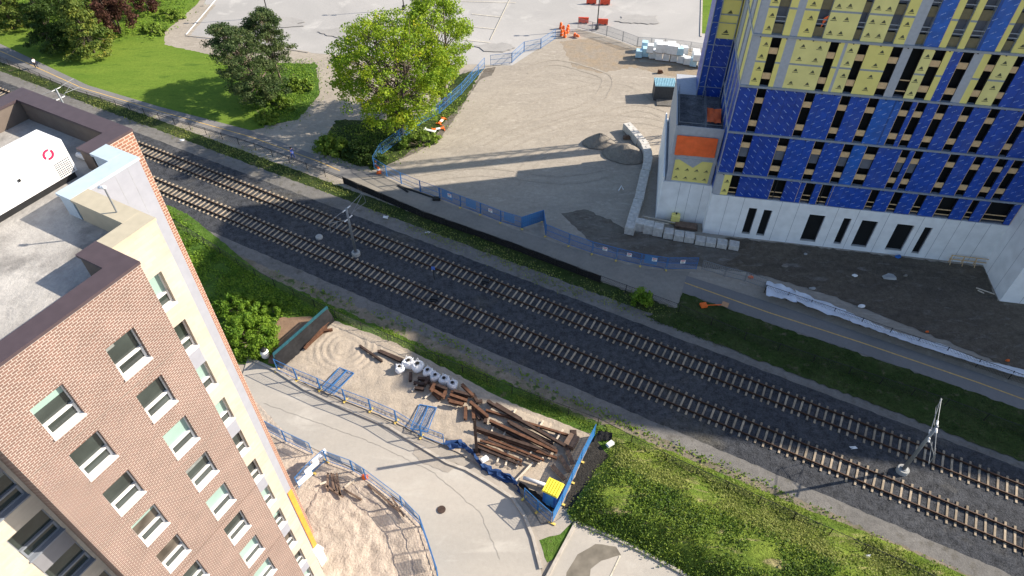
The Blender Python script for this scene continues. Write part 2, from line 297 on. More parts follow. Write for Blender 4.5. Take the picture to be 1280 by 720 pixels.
# ------------------------------------------------------------------ mesh helpers
class MB:
    def __init__(s): s.v = []; s.f = []; s.m = []
    def add(s, vs, fs, mi=0):
        o = len(s.v); s.v += [tuple(p) for p in vs]; s.f += [tuple(i + o for i in f) for f in fs]; s.m += [mi] * len(fs); return s
    def hexa(s, p, mi=0):      # 4 bottom (ccw), 4 top
        return s.add(p, [(3, 2, 1, 0), (4, 5, 6, 7), (0, 1, 5, 4), (1, 2, 6, 5), (2, 3, 7, 6), (3, 0, 4, 7)], mi)
    def box(s, x0, x1, y0, y1, z0, z1, mi=0):
        return s.hexa([(x0, y0, z0), (x1, y0, z0), (x1, y1, z0), (x0, y1, z0), (x0, y0, z1), (x1, y0, z1), (x1, y1, z1), (x0, y1, z1)], mi)
    def quad(s, a, b, c, d, mi=0): return s.add([a, b, c, d], [(0, 1, 2, 3)], mi)
    def bar(s, a, b, w, h=None, mi=0, up=(0, 0, 1)):
        a = Vector(a); b = Vector(b); d = (b - a)
        if d.length < 1e-6: return s
        d.normalize(); u = Vector(up)
        if abs(d.dot(u)) > .98: u = Vector((1, 0, 0))
        x = d.cross(u).normalized(); y = x.cross(d).normalized(); h = h or w
        p = []
        for e in (a, b):
            for sx, sy in ((-1, -1), (1, -1), (1, 1), (-1, 1)): p.append(e + x * (sx * w / 2) + y * (sy * h / 2))
        return s.add(p, [(0, 1, 2, 3), (7, 6, 5, 4), (0, 4, 5, 1), (1, 5, 6, 2), (2, 6, 7, 3), (3, 7, 4, 0)], mi)
    def tube(s, pts, rad, n=7, mi=0, cap=True):
        pts = [Vector(p) for p in pts]; k = len(pts)
        if isinstance(rad, (int, float)): rad = [rad] * k
        vs = []; prev = None
        for i, p in enumerate(pts):
            d = (pts[min(i + 1, k - 1)] - pts[max(i - 1, 0)])
            d = d.normalized() if d.length > 1e-6 else Vector((0, 0, 1))
            u = prev if prev is not None else (Vector((0, 0, 1)) if abs(d.z) < .9 else Vector((1, 0, 0)))
            x = d.cross(u)
            if x.length < 1e-4: x = d.cross(Vector((0, 1, 0)))
            x.normalize(); y = x.cross(d).normalized(); prev = y
            for j in range(n):
                a = 2 * PI * j / n; vs.append(p + x * (math.cos(a) * rad[i]) + y * (math.sin(a) * rad[i]))
        fs = []
        for i in range(k - 1):
            for j in range(n): fs.append((i * n + j, i * n + (j + 1) % n, (i + 1) * n + (j + 1) % n, (i + 1) * n + j))
        if cap: fs.append(tuple(range(n - 1, -1, -1))); fs.append(tuple((k - 1) * n + j for j in range(n)))
        return s.add(vs, fs, mi)
    def lathe(s, prof, n=14, mi=0, c=(0, 0)):
        vs = []; fs = []
        for r, z in prof:
            for j in range(n):
                a = 2 * PI * j / n; vs.append((c[0] + r * math.cos(a), c[1] + r * math.sin(a), z))
        for i in range(len(prof) - 1):
            for j in range(n): fs.append((i * n + j, i * n + (j + 1) % n, (i + 1) * n + (j + 1) % n, (i + 1) * n + j))
        fs.append(tuple(range(n - 1, -1, -1))); fs.append(tuple((len(prof) - 1) * n + j for j in range(n)))
        return s.add(vs, fs, mi)
    def build(s, name, mats, parent=None, smooth=False):
        me = bpy.data.meshes.new(name); me.from_pydata(s.v, [], s.f)
        for m_ in (mats if isinstance(mats, (list, tuple)) else [mats]): me.materials.append(m_)
        me.polygons.foreach_set('material_index', s.m)
        if smooth: me.polygons.foreach_set('use_smooth', [True] * len(s.f))
        me.update()
        o = bpy.data.objects.new(name, me); COL.objects.link(o)
        if parent: o.parent = parent
        return o
def tag(o, label=None, cat=None, group=None, kind=None):
    if label: o['label'] = label
    if cat: o['category'] = cat
    if group: o['group'] = group
    if kind: o['kind'] = kind
    return o
def thing(name, label, cat, loc=(0, 0, 0), rz=0.0, group=None):
    o = bpy.data.objects.new(name, None); COL.objects.link(o); o.empty_display_size = .3
    o.location = loc; o.rotation_euler = (0, 0, rz)
    return tag(o, label, cat, group)
def kids(o): return [c for c in COL.objects if c.parent == o]
def dup(o, loc, rz=0.0, label=None, group=None, scale=None, parts=None):
    r = o.copy(); COL.objects.link(r); r.location = loc; r.rotation_euler = (0, 0, rz)
    if scale: r.scale = scale if isinstance(scale, tuple) else (scale,) * 3
    if label: r['label'] = label
    if group: r['group'] = group
    for c in (parts if parts is not None else []):
        d = c.copy(); COL.objects.link(d); d.parent = r
    return r
def densify(pts, step=1.0, rough=0.0, closed=True):
    out = []; n = len(pts); k = n if closed else n - 1
    for i in range(k):
        a = pts[i]; b = pts[(i + 1) % n]; d = (b - a); L = d.length; m_ = max(1, int(L / step)); nn = Vector((-d.y, d.x, 0)).normalized() if L > 0 else Vector()
        for j in range(m_):
            p = a + d * (j / m_)
            if rough: p = p + nn * (random.gauss(0, rough))
            out.append(p)
    if not closed: out.append(pts[-1])
    return out
SHEETZ = [0.0]
def sheet(name, px, m, rough=0.0, step=1.0, z=None, kind='structure', label=None, world=False):
    if z is None: SHEETZ[0] += .0025; z = SHEETZ[0]
    pts = [Vector(p) for p in px] if world else [at(x, y, 0) for x, y in px]
    if rough: pts = densify(pts, .45, min(rough * .45, .12))
    b = MB(); b.add([(p.x, p.y, z) for p in pts], [tuple(range(len(pts)))])
    o = b.build(name, m)
    if o.data.polygons[0].normal.z < 0: o.data.flip_normals()
    return tag(o, label, kind=kind)
def inside(p, poly):
    c = False; n = len(poly); j = n - 1
    for i in range(n):
        if (poly[i].y > p[1]) != (poly[j].y > p[1]) and p[0] < (poly[j].x - poly[i].x) * (p[1] - poly[i].y) / (poly[j].y - poly[i].y) + poly[i].x: c = not c
        j = i
    return c
def scatter(name, px, n, size, hgt, m, z0=0.0, zf=None, label=None, clump=0.0, feather=.2):
    """ground cover: blades and leaf tufts over a patch (one object, uncountable)"""
    poly = [at(x, y) for x, y in px]; xs = [p.x for p in poly]; ys = [p.y for p in poly]
    V = []; Fc = []; k = 0; tries = 0
    from mathutils import noise as mn
    while k < n and tries < n * 30:
        tries += 1
        x = random.uniform(min(xs), max(xs)); y = random.uniform(min(ys), max(ys))
        if not inside((x, y), poly): continue
        if clump and mn.noise(Vector((x * .28, y * .28, 3.1))) + .5 * mn.noise(Vector((x * .9, y * .9, 7.7))) < random.uniform(-.5, clump): continue
        x += random.gauss(0, feather); y += random.gauss(0, feather)
        zz = z0 + (zf(x, y) if zf else 0); s_ = size * random.uniform(.5, 1.3); h = hgt * random.uniform(.2, 1.0)
        a = random.uniform(0, PI * 2); t = random.uniform(.15, 1.2)
        dx, dy = math.cos(a) * s_ / 2, math.sin(a) * s_ / 2; tx, ty = -math.sin(a) * s_ * math.cos(t), math.cos(a) * s_ * math.cos(t); tz = s_ * math.sin(t)
        o = len(V); V += [(x - dx, y - dy, zz + h), (x + dx, y + dy, zz + h), (x + dx * .4 + tx, y + dy * .4 + ty, zz + h + tz), (x - dx * .4 + tx, y - dy * .4 + ty, zz + h + tz)]
        Fc.append((o, o + 1, o + 2, o + 3)); k += 1
    b = MB(); b.v = V; b.f = Fc; b.m = [0] * len(Fc)
    return tag(b.build(name, m), label, 'ground cover', kind='stuff')

# ------------------------------------------------------------------ trees and shrubs
def leaves_mesh(name, centers, radii, per, size, m, parent, flat=.75):
    n = len(centers) * per
    cidx = np.repeat(np.arange(len(centers)), per)
    d = RNG.normal(size=(n, 3)); d /= np.linalg.norm(d, axis=1)[:, None]
    rr = RNG.random(n) ** .45
    P = np.array(centers)[cidx] + d * (np.array(radii)[cidx] * rr)[:, None] * np.array([1, 1, flat])
    nrm = d + RNG.normal(size=(n, 3)) * .7 + np.array([0, 0, .35]); nrm /= np.linalg.norm(nrm, axis=1)[:, None]
    t = np.cross(nrm, RNG.normal(size=(n, 3))); t /= np.linalg.norm(t, axis=1)[:, None] + 1e-9
    bt = np.cross(nrm, t); s_ = size * (.55 + .9 * RNG.random(n))[:, None]
    V = np.empty((n, 4, 3)); V[:, 0] = P - t * s_ * .5; V[:, 1] = P + bt * s_ * .36; V[:, 2] = P + t * s_ * .5; V[:, 3] = P - bt * s_ * .36
    me = bpy.data.meshes.new(name); me.vertices.add(n * 4); me.vertices.foreach_set('co', V.reshape(-1))
    me.loops.add(n * 4); me.loops.foreach_set('vertex_index', np.arange(n * 4, dtype=np.int32))
    me.polygons.add(n); me.polygons.foreach_set('loop_start', np.arange(0, n * 4, 4, dtype=np.int32))
    me.materials.append(m); me.update(calc_edges=True); me.validate()
    o = bpy.data.objects.new(name, me); COL.objects.link(o)
    if parent: o.parent = parent
    return o
def tree(name, label, base, h, rx, crown_lo, nclump, per, leaf, lm, bark, lean=(0, 0), tr=.28, shape='round', stems=1, clr=(.9, 1.5), flat=.7, group=None, cat='tree'):
    t = thing(name, label, cat, (base.x, base.y, 0), random.uniform(0, 6), group)
    t.rotation_euler = (0, 0, 0)
    cz = (h + crown_lo) / 2; rz = (h - crown_lo) / 2
    cs = []; rs = []
    k = 0
    while len(cs) < nclump and k < nclump * 50:
        k += 1
        d = Vector((random.gauss(0, 1), random.gauss(0, 1), random.gauss(0, 1))).normalized()
        q = random.random() ** .38 if shape != 'shell' else (.55 + .45 * random.random() ** .7)
        if shape == 'cone':
            z = crown_lo + (h - crown_lo) * (1 - random.random() ** .62) ; fr = max(.06, 1 - (z - crown_lo) / (h - crown_lo)); a = random.uniform(0, 2 * PI); r = rx * fr * (random.random() ** .4)
            p = Vector((math.cos(a) * r, math.sin(a) * r, z))
        elif shape == 'pad':
            z = crown_lo + (h - crown_lo) * random.choice([0, .18, .34, .52, .68, .84, 1.0]) + random.gauss(0, .15); fr = math.sqrt(max(.12, 1 - ((z - cz + rz * .25) / (rz * 1.3)) ** 2)); a = random.uniform(0, 2 * PI); r = rx * fr * random.random() ** .5
            p = Vector((math.cos(a) * r, math.sin(a) * r, z))
        else:
            p = Vector((d.x * q * rx, d.y * q * rx, cz + d.z * q * rz))
            wob = 1 + (.1 if shape == 'shell' else .2) * math.sin(3 * math.atan2(d.y, d.x) + base.x) * math.cos(d.z * 4 + base.y)
            p.x *= wob; p.y *= wob
        p.x += lean[0] * (p.z / h); p.y += lean[1] * (p.z / h)
        cs.append(p); rs.append(random.uniform(*clr))
    b = MB()
    tops = []
    for s_ in range(stems):
        a = 2 * PI * s_ / stems + .4; sp = .0 if stems == 1 else rx * .28
        p0 = Vector((0, 0, -.1)) + (Vector((math.cos(a), math.sin(a), 0)) * tr * .7 if stems > 1 else Vector())
        p1 = Vector((lean[0] * .25 + math.cos(a) * sp * .35, lean[1] * .25 + math.sin(a) * sp * .35, h * .25)); p2 = Vector((lean[0] * .55 + math.cos(a) * sp, lean[1] * .55 + math.sin(a) * sp, h * .55)); p3 = Vector((lean[0] * .92 + math.cos(a) * sp * 1.3, lean[1] * .92 + math.sin(a) * sp * 1.3, h * .9))
        b.tube([p0, p1, p2, p3], [tr, tr * .75, tr * .45, tr * .1], 8); tops.append((p1, p2, p3))
    for c in cs[::2]:
        p1, p2, p3 = random.choice(tops); hh = max(.05, min(1, (c.z - p1.z) / max(.1, p3.z - p1.z) - .28)); s0 = p1.lerp(p2, hh * 2) if hh < .5 else p2.lerp(p3, hh * 2 - 1)
        mid = s0.lerp(c, .5) + Vector((random.gauss(0, .2), random.gauss(0, .2), -.1 if shape not in ('round', 'shell') else .35)); b.tube([s0, mid, c], [tr * .24, tr * .13, tr * .05], 5, cap=False)
    b.build('trunk', bark, t, True)
    leaves_mesh('crown', [tuple(c) for c in cs], rs, per, leaf, lm, t, flat)
    return t
def shrub(name, label, base, h, rx, ry, rz, n, per, leaf, lm, group=None, cat='shrub'):
    t = thing(name, label, cat, (base.x, base.y, 0), rz, group)
    cs = []; rs = []; b = MB()
    for i in range(n):
        a = random.uniform(0, 2 * PI); q = random.random() ** .5; z = random.uniform(.12, 1) * h * math.sqrt(max(.1, 1 - q * q * .85))
        cs.append((math.cos(a) * q * rx, math.sin(a) * q * ry, z)); rs.append(random.uniform(.35, .6) * min(1.3, h * .5))
        if i % 3 == 0: b.tube([(cs[-1][0] * .2, cs[-1][1] * .2, 0), cs[-1]], [.05, .015], 5)
    b.build('stem', M['bark'], t); leaves_mesh('foliage', cs, rs, per, leaf, lm, t, .8)
    return t

# ================================================================== SETTING
P0 = 0.0
g = MB(); g.quad((-700, -300, 0), (700, -300, 0), (700, 1100, 0), (-700, 1100, 0)); tag(g.build('ground', M['dirt']), kind='structure')
TH = R(-28.72); TD = Vector((math.cos(TH), math.sin(TH), 0)); TN = Vector((-TD.y, TD.x, 0))
NC = (at(660, 413.7, .33) + at(660, 428.8, .33)) / 2          # a point on the near track's centre line
NC.z = 0
def tk(s, n, z=0.0): return NC + TD * s + TN * n + Vector((0, 0, z))
def tsheet(name, n0, n1, m, s0=-150, s1=90, rough=0.0, step=1.0, z=None):
    return sheet(name, [tk(s0, n0), tk(s1, n0), tk(s1, n1), tk(s0, n1)], m, rough, step, z, world=True)
# railway corridor, from far to near
tsheet('far_verge', 9.3, 11.6, M['verge'], rough=.12)
tsheet('far_shoulder', 7.4, 9.6, M['shoulder'], rough=.14)
tsheet('near_shoulder', -5.1, -3.1, M['shoulder'], rough=.12)
tsheet('near_verge', -6.6, -4.85, M['drysoil'], rough=.22)
tsheet('green_strip', -10.2, -6.0, M['strip'], rough=.25)
bb = MB(); ns = 420; prof = [(-3.35, .012), (-2.5, .07), (-1.9, .11), (1.5, .115), (2.6, .1), (3.6, .115), (6.2, .11), (6.9, .07), (7.65, .012)]
for i in range(ns + 1):
    s_ = -150 + 240 * i / ns
    for k, (n_, z_) in enumerate(prof):
        e = .04 if k in (0, len(prof) - 1) else .03; p_ = tk(s_, n_ + random.gauss(0, e)); bb.v.append((p_.x, p_.y, z_ + (random.gauss(0, .008) if 0 < k < len(prof) - 1 else 0)))
    if i:
        for k in range(len(prof) - 1): q = i * len(prof) + k; bb.f.append((q - len(prof), q, q + 1, q + 1 - len(prof))); bb.m.append(0)
o = bb.build('ballast_bed', M['ballast'], None, True)
if o.data.polygons[0].normal.z < 0: o.data.flip_normals()
tag(o, kind='structure')
# far parking lot, lawn, scrub
sheet('parking_lot', [(233, 46), (300, -80), (900, -200), (880, 62), (790, 57), (760, 46), (722, 36), (690, 50), (640, 82), (570, 80), (480, 73), (385, 66)], M['lot'])
sheet('lawn', [(-260, -40), (150, 10), (190, 20), (240, 58), (268, 66), (330, 110), (330, 160), (312, 163), (200, 134), (110, 107), (0, 55), (-250, -40)], M['lawn'], .15)
sheet('rough_grass', [(-200, -120), (300, -60), (246, 5), (212, 40), (228, 52), (190, 50), (120, 20), (0, 0), (-200, -60)], M['lawn'], .25)
sheet('scrub_ground', [(268, 66), (330, 75), (395, 78), (400, 118), (372, 150), (326, 158), (310, 120)], M['strip'], .3)
sheet('gravel_patch', [(246, 6), (270, 6), (236, 46), (310, 56), (388, 66), (398, 74), (390, 80), (300, 76), (262, 68), (206, 56), (206, 40)], M['dirt'], .2)
sheet('dusty_patch', [(318, 165), (372, 150), (420, 130), (470, 90), (470, 150), (400, 200), (412, 203)], M['dirt'], .3)
sheet('tree_bed', [(398, 188), (420, 150), (480, 150), (545, 140), (566, 95), (604, 86), (580, 128), (556, 152), (546, 168), (500, 200), (472, 211), (440, 205)], M['verge'], .25)
sheet('dirt_bank', [(556, 152), (580, 128), (606, 86), (620, 84), (612, 98), (590, 128), (548, 176), (520, 200), (490, 208), (500, 198), (546, 168)], M['dirt_dark'], .2)
sheet('turf_island', [(876, 42), (878, -40), (935, -40), (920, 42)], M['lawn'])
# the building site
sheet('site_gravel', [(472, 212), (548, 178), (600, 100), (640, 84), (690, 54), (722, 40), (790, 60), (900, 66), (1100, 60), (1100, 270), (880, 292), (880, 340), (840, 337), (740, 318), (650, 284), (560, 252)], M['dirt'], .15)
sheet('clay_scrape', [(700, 52), (740, 48), (790, 62), (800, 78), (878, 84), (880, 98), (838, 96), (790, 84), (750, 92), (716, 84)], M['ochre'], .4)
sheet('churned_ground', [(702, 268), (735, 262), (790, 290), (880, 306), (930, 312), (1000, 335), (960, 345), (880, 335), (800, 324), (742, 306)], M['dirt_dark'], .35)
sheet('mud_yard', [(905, 296), (1230, 334), (1246, 376), (1500, 384), (1500, 540), (1280, 466), (1140, 410), (1040, 370), (960, 346), (905, 332), (925, 318)], M['mud'], .2)
M['tyre'] = ground('pressed tyre track', (.31, .274, .23), (.345, .304, .255), None, s1=.5, s3=6, grain=.2, bump=.5)
def tracks(pts, gap=1.7):
    w_ = [at(x, y) for x, y in pts]; out = []
    for i in range(len(w_) - 1):
        for j in range(6):
            t_ = j / 6; p0 = w_[max(i - 1, 0)]; p1 = w_[i]; p2 = w_[i + 1]; p3 = w_[min(i + 2, len(w_) - 1)]
            out.append(.5 * (2 * p1 + (p2 - p0) * t_ + (2 * p0 - 5 * p1 + 4 * p2 - p3) * t_ ** 2 + (3 * p1 - p0 - 3 * p2 + p3) * t_ ** 3))
    for sg in (-1, 1):
        SHEETZ[0] += .002; b = MB(); L_ = []
        for i, p in enumerate(out):
            d = (out[min(i + 1, len(out) - 1)] - out[max(i - 1, 0)]).normalized(); n = Vector((-d.y, d.x, 0)); c = p + n * (sg * gap / 2 + random.gauss(0, .05)); hw = .2 + random.uniform(-.05, .07); L_.append((c - n * hw, c + n * hw))
        for i in range(len(L_) - 1): b.quad((*L_[i][0].xy, SHEETZ[0]), (*L_[i + 1][0].xy, SHEETZ[0]), (*L_[i + 1][1].xy, SHEETZ[0]), (*L_[i][1].xy, SHEETZ[0]))
        tag(b.build('tyre_track', M['tyre']), kind='structure')
tracks([(510, 205), (580, 160), (640, 110), (700, 96), (760, 104), (800, 110), (836, 140)]); tracks([(560, 190), (640, 150), (700, 118), (760, 108), (792, 112)]); tracks([(600, 205), (660, 170), (730, 150), (800, 150), (838, 158)]); tracks([(640, 230), (680, 190), (720, 160), (790, 135), (835, 145)])
tracks([(520, 225), (600, 215), (700, 225), (770, 215)]); tracks([(655, 90), (690, 78), (730, 86), (760, 100), (740, 130), (680, 150), (600, 190)])
# cycle path
UP = [(-120, -5), (0, 55), (110, 107), (200, 134), (312, 163), (420, 204), (478, 220)]
LO = [(-120, 20), (0, 74), (95, 114), (200, 145), (320, 181), (430, 224)]
sheet('cycle_path', UP + LO[::-1], M['path'])
sheet('gravel_walk', [(430, 224), (478, 221), (530, 243), (600, 270), (652, 290), (720, 312), (800, 336), (862, 340), (856, 352), (846, 386), (750, 351), (640, 308), (530, 271)], M['gravel_path'], .08)
sheet('cycle_path_east', [(858, 345), (960, 378), (1100, 425), (1280, 486), (1500, 560), (1500, 592), (1280, 515), (1180, 478), (1060, 437), (960, 404), (852, 366)], M['path'])
def stripe(name, pts, wd, m):
    pts = [at(x, y) for x, y in pts]; SHEETZ[0] += .002; z = SHEETZ[0]; b = MB(); n = len(pts); L_ = []
    for i, p in enumerate(pts):
        d = (pts[min(i + 1, n - 1)] - pts[max(i - 1, 0)]).normalized(); nn = Vector((-d.y, d.x, 0)); L_.append((p + nn * wd / 2, p - nn * wd / 2))
    for i in range(n - 1):
        a, c = L_[i], L_[i + 1]; b.quad((a[1].x, a[1].y, z), (c[1].x, c[1].y, z), (c[0].x, c[0].y, z), (a[0].x, a[0].y, z))
    return tag(b.build(name, m), kind='structure')
stripe('path_line', [(-60, 36), (0, 64), (103, 110.5), (200, 139.5), (315, 172), (400, 203), (425, 214)], .12, M['yellowline'])
stripe('path_line', [(856, 354), (960, 391), (1080, 430), (1223, 479), (1280, 500), (1450, 560)], .13, M['yellowline'])
sheet('verge_east', [(846, 385), (853, 367), (960, 404), (1180, 478), (1500, 592), (1500, 660), (1280, 578), (960, 455), (807, 396)], M['verge'], .2)
# storage yard, road, lower yards
sheet('grass_bank', [(200, 240), (330, 345), (415, 398), (345, 462), (300, 455), (200, 400)], M['strip'], .1)
sheet('brown_patch', [(336, 455), (336, 420), (350, 398), (388, 396), (396, 402), (352, 456)], M['brownsoil'], .12)
sheet('storage_yard', [(340, 462), (346, 458), (414, 400), (470, 420), (500, 432), (570, 468), (640, 505), (700, 528), (742, 545), (694, 652), (676, 655), (655, 620), (620, 592), (560, 560), (480, 522), (400, 488)], M['sand'], .1)
ROADN = [(310, 448), (345, 464), (380, 487), (430, 511), (487, 535), (527, 560), (560, 580), (583, 588), (612, 605), (640, 623), (655, 645), (666, 672), (676, 712), (684, 760)]
ROADS = [(300, 480), (330, 522), (360, 545), (400, 565), (450, 590), (500, 627), (522, 648), (536, 680), (552, 740), (560, 800)]
sheet('road', ROADN + ROADS[::-1], M['road'])
sheet('sidewalk', [(340, 462), (400, 490), (480, 526), (560, 564), (620, 597), (650, 620), (676, 656), (692, 654), (712, 640), (720, 655), (678, 712), (668, 672), (657, 645), (641, 622), (612, 603), (583, 586), (527, 558), (487, 533), (430, 509), (380, 485), (345, 465)], M['walk'])
sheet('south_yard', [(300, 480), (360, 545), (450, 592), (500, 629), (522, 650), (536, 682), (552, 742), (556, 800), (330, 800), (280, 600)], M['sand_rut'], .05)
sheet('sand_yard', [(376, 640), (400, 604), (428, 588), (470, 602), (502, 634), (524, 660), (545, 722), (548, 800), (360, 800)], M['sand_rut'], .15)
sheet('grass_corner', [(674, 676), (700, 668), (716, 652), (706, 690), (684, 704)], M['strip'], .06)
sheet('berm_margin', [(720, 655), (708, 640), (735, 600), (766, 560), (756, 530), tuple((800, 548)), (947, 612), (1110, 678), (1300, 760), (1300, 900), (940, 800), (850, 716)], M['berm'], .1)
sheet('south_parking', [(684, 722), (720, 655), (800, 690), (880, 732), (900, 860), (640, 860)], M['road'])
sheet('puddle_stain', [(708, 716), (722, 694), (744, 680), (770, 684), (776, 694), (752, 702), (738, 712), (734, 740), (706, 740)], mat('damp stain', (.17, .15, .12), .6, var=.25, scale=1.2), .05)
sheet('black_soil', [(704, 636), (712, 612), (735, 560), (742, 548), (760, 570), (768, 592), (760, 610), (735, 628)], M['soil'], .12)
def kerb(name, pts, wd=.2, hgt=.22):
    pts = densify([at(x, y) for x, y in pts], .8, 0, False); b = MB()
    for i in range(len(pts) - 1):
        b.bar(pts[i] + Vector((0, 0, hgt / 2)), pts[i + 1] + Vector((0, 0, hgt / 2)), wd, hgt)
    return tag(b.build(name, M['kerb']), kind='structure')
kerb('kerb', ROADN[:-1], .25, .26)
kerb('kerb', [(640, 760), (684, 722), (720, 654), (760, 670), (800, 689), (850, 716), (930, 770)], .25, .26)
sheet('road_patch', [(520, 556), (548, 566), (572, 582), (560, 592), (530, 580), (516, 568)], M['walk'], .1)
M['crack'] = mat('tarred crack', (.31, .285, .25), .9, var=.2)
random.seed(21)
def crack(name, px, wd=.05):
    q = densify([at(*p) for p in px], .35, .04, False); SHEETZ[0] += .002; b = MB()
    for i in range(len(q) - 1):
        d = (q[i + 1] - q[i]).normalized(); n = Vector((-d.y, d.x, 0)) * wd / 2; b.quad((q[i] - n).to_tuple()[:2] + (SHEETZ[0],), (q[i + 1] - n).to_tuple()[:2] + (SHEETZ[0],), (q[i + 1] + n).to_tuple()[:2] + (SHEETZ[0],), (q[i] + n).to_tuple()[:2] + (SHEETZ[0],))
    tag(b.build(name, M['crack']), kind='structure')
crack('road_crack', [(330, 505), (400, 530), (470, 556), (540, 590), (600, 640), (625, 700)], .03)
for px, r_ in (((350, 30), 5), ((440, 40), 6), ((620, 60), 4), ((800, 25), 5), ((280, 35), 3)):
    c = at(*px); sheet('lot_stain', [c + Vector((math.cos(a) * r_ * random.uniform(.6, 1.1), math.sin(a) * r_ * .5 * random.uniform(.6, 1.1), 0)) for a in [k * PI / 8 for k in range(16)]], ground('stained asphalt', (.35, .335, .32), (.3, .29, .28), None, s1=.3, s3=14, grain=.1, bump=.1), .2, world=True)
random.seed(7)
kerb('kerb', [(876, 46), (878, -30)], .3, .15)
kerb('kerb', [(330, 527), (360, 546), (408, 574)], .15, .12)
for pts in ([(640, -6), (613, 50)], [(575, 2), (645, 4)], [(590, 18), (626, 22)], [(590, 34), (620, 37)], [(578, 50), (613, 54)], [(596, -12), (640, -10)]):
    stripe('bay_line', pts, .14, M['paleline'])
stripe('bay_line', [(233, 44), (262, 10), (290, -25)], .3, M['whiteline'])
stripe('bay_line', [(233, 45), (300, 52), (386, 66)], .25, M['walk'])
stripe('bay_line', [(760, 728), (775, 696)], .12, M['paleline'])

from mathutils import noise as mnoise
def relief(name, px, cell, hf, m, label=None, kind='structure', edge=2.5, fringe=0.0):
    poly = [at(x, y) for x, y in px]; xs = [p.x for p in poly]; ys = [p.y for p in poly]; SHEETZ[0] += .0025; z0 = SHEETZ[0]
    segs = [(poly[i], poly[(i + 1) % len(poly)]) for i in range(len(poly))]
    def ed(x, y):
        best = 1e9; P = Vector((x, y, 0))
        for a, c in segs:
            d = c - a; t_ = max(0, min(1, (P - a).dot(d) / d.length_squared)); best = min(best, (a + d * t_ - P).length)
        return best
    nx = int((max(xs) - min(xs)) / cell) + 2; ny = int((max(ys) - min(ys)) / cell) + 2; vid = {}; vs = []; fs = []
    def vert(i, j):
        if (i, j) not in vid:
            x = min(xs) + i * cell; y = min(ys) + j * cell; e = ed(x, y) if inside((x, y), poly) else -.3
            vid[(i, j)] = len(vs); vs.append((x, y, z0 + (hf(x, y) * min(1, max(0, e) / edge) if e > 0 else -.25)))
        return vid[(i, j)]
    for i in range(nx - 1):
        for j in range(ny - 1):
            if any(inside((min(xs) + (i + a) * cell, min(ys) + (j + c) * cell), poly) for a in (0, 1) for c in (0, 1)):
                fs.append((vert(i, j), vert(i + 1, j), vert(i + 1, j + 1), vert(i, j + 1)))
    b = MB(); b.add(vs, fs); o = b.build(name, m, None, True); tag(o, label, kind=kind)
    return lambda x, y: z0 + (hf(x, y) * min(1, ed(x, y) / edge) if inside((x, y), poly) else 0)
def h_berm(x, y):
    n = (Vector((x, y, 0)) - NC).dot(TN); u = (-n - 7.2) / 11.0
    return (1.35 * math.sin(max(0, min(1, u)) * PI) ** .8 if 0 < u < 1 else 0) + .1 * mnoise.noise(Vector((x * .35, y * .35, 0))) + .08 * mnoise.noise(Vector((x * 1.2, y * 1.2, 4)))
BERMP = [(722, 656), (710, 641), (737, 600), (768, 558), (775, 540), (800, 552), (947, 616), (1110, 684), (1300, 764), (1300, 900), (940, 790), (850, 712), (800, 687)]
berm_z = relief('berm', BERMP, .6, h_berm, M['berm'], edge=2.2)
def h_rut(x, y):
    p = Vector((x * .9 + 2 * mnoise.noise(Vector((x * .2, y * .2, 1))), y * .38, 2.0)); a = math.radians(35); q = Vector((x * math.cos(a) + y * math.sin(a), (-x * math.sin(a) + y * math.cos(a)) * .35, 0))
    r_ = 1 - abs(mnoise.noise(q * .75 + Vector((mnoise.noise(Vector((x * .25, y * .25, 5))), 0, 0)) * 1.2)) * 2.2
    return .12 * max(0, r_) ** 1.5 + .1 * mnoise.noise(Vector((x * 2.1, y * 2.1, 3))) + .12 * mnoise.noise(Vector((x * 1.1, y * 1.1, 9))) + .04 * mnoise.noise(Vector((x * 3, y * 3, 9)))
relief('sand_yard', [(380, 642), (402, 606), (428, 590), (468, 603), (500, 635), (522, 661), (543, 722), (546, 800), (362, 800)], .22, h_rut, M['sand_rut'], edge=1.2)
def h_ring(x, y):
    c = at(432, 436); d = math.hypot(x - c.x, (y - c.y)); w_ = math.exp(-((d - 2.2) / 1.5) ** 2)
    return .06 + .06 * math.sin(d * 9 + .8 * mnoise.noise(Vector((x, y, 0)))) * w_ + .07 * mnoise.noise(Vector((x * .8, y * .8, 1))) + .03 * mnoise.noise(Vector((x * 2.5, y * 2.5, 1)))
relief('storage_yard', [(352, 460), (414, 404), (470, 424), (500, 436), (570, 472), (640, 509), (690, 530), (680, 560), (640, 590), (600, 575), (560, 552), (480, 518), (402, 484)], .2, h_ring, M['sand'], edge=.8)


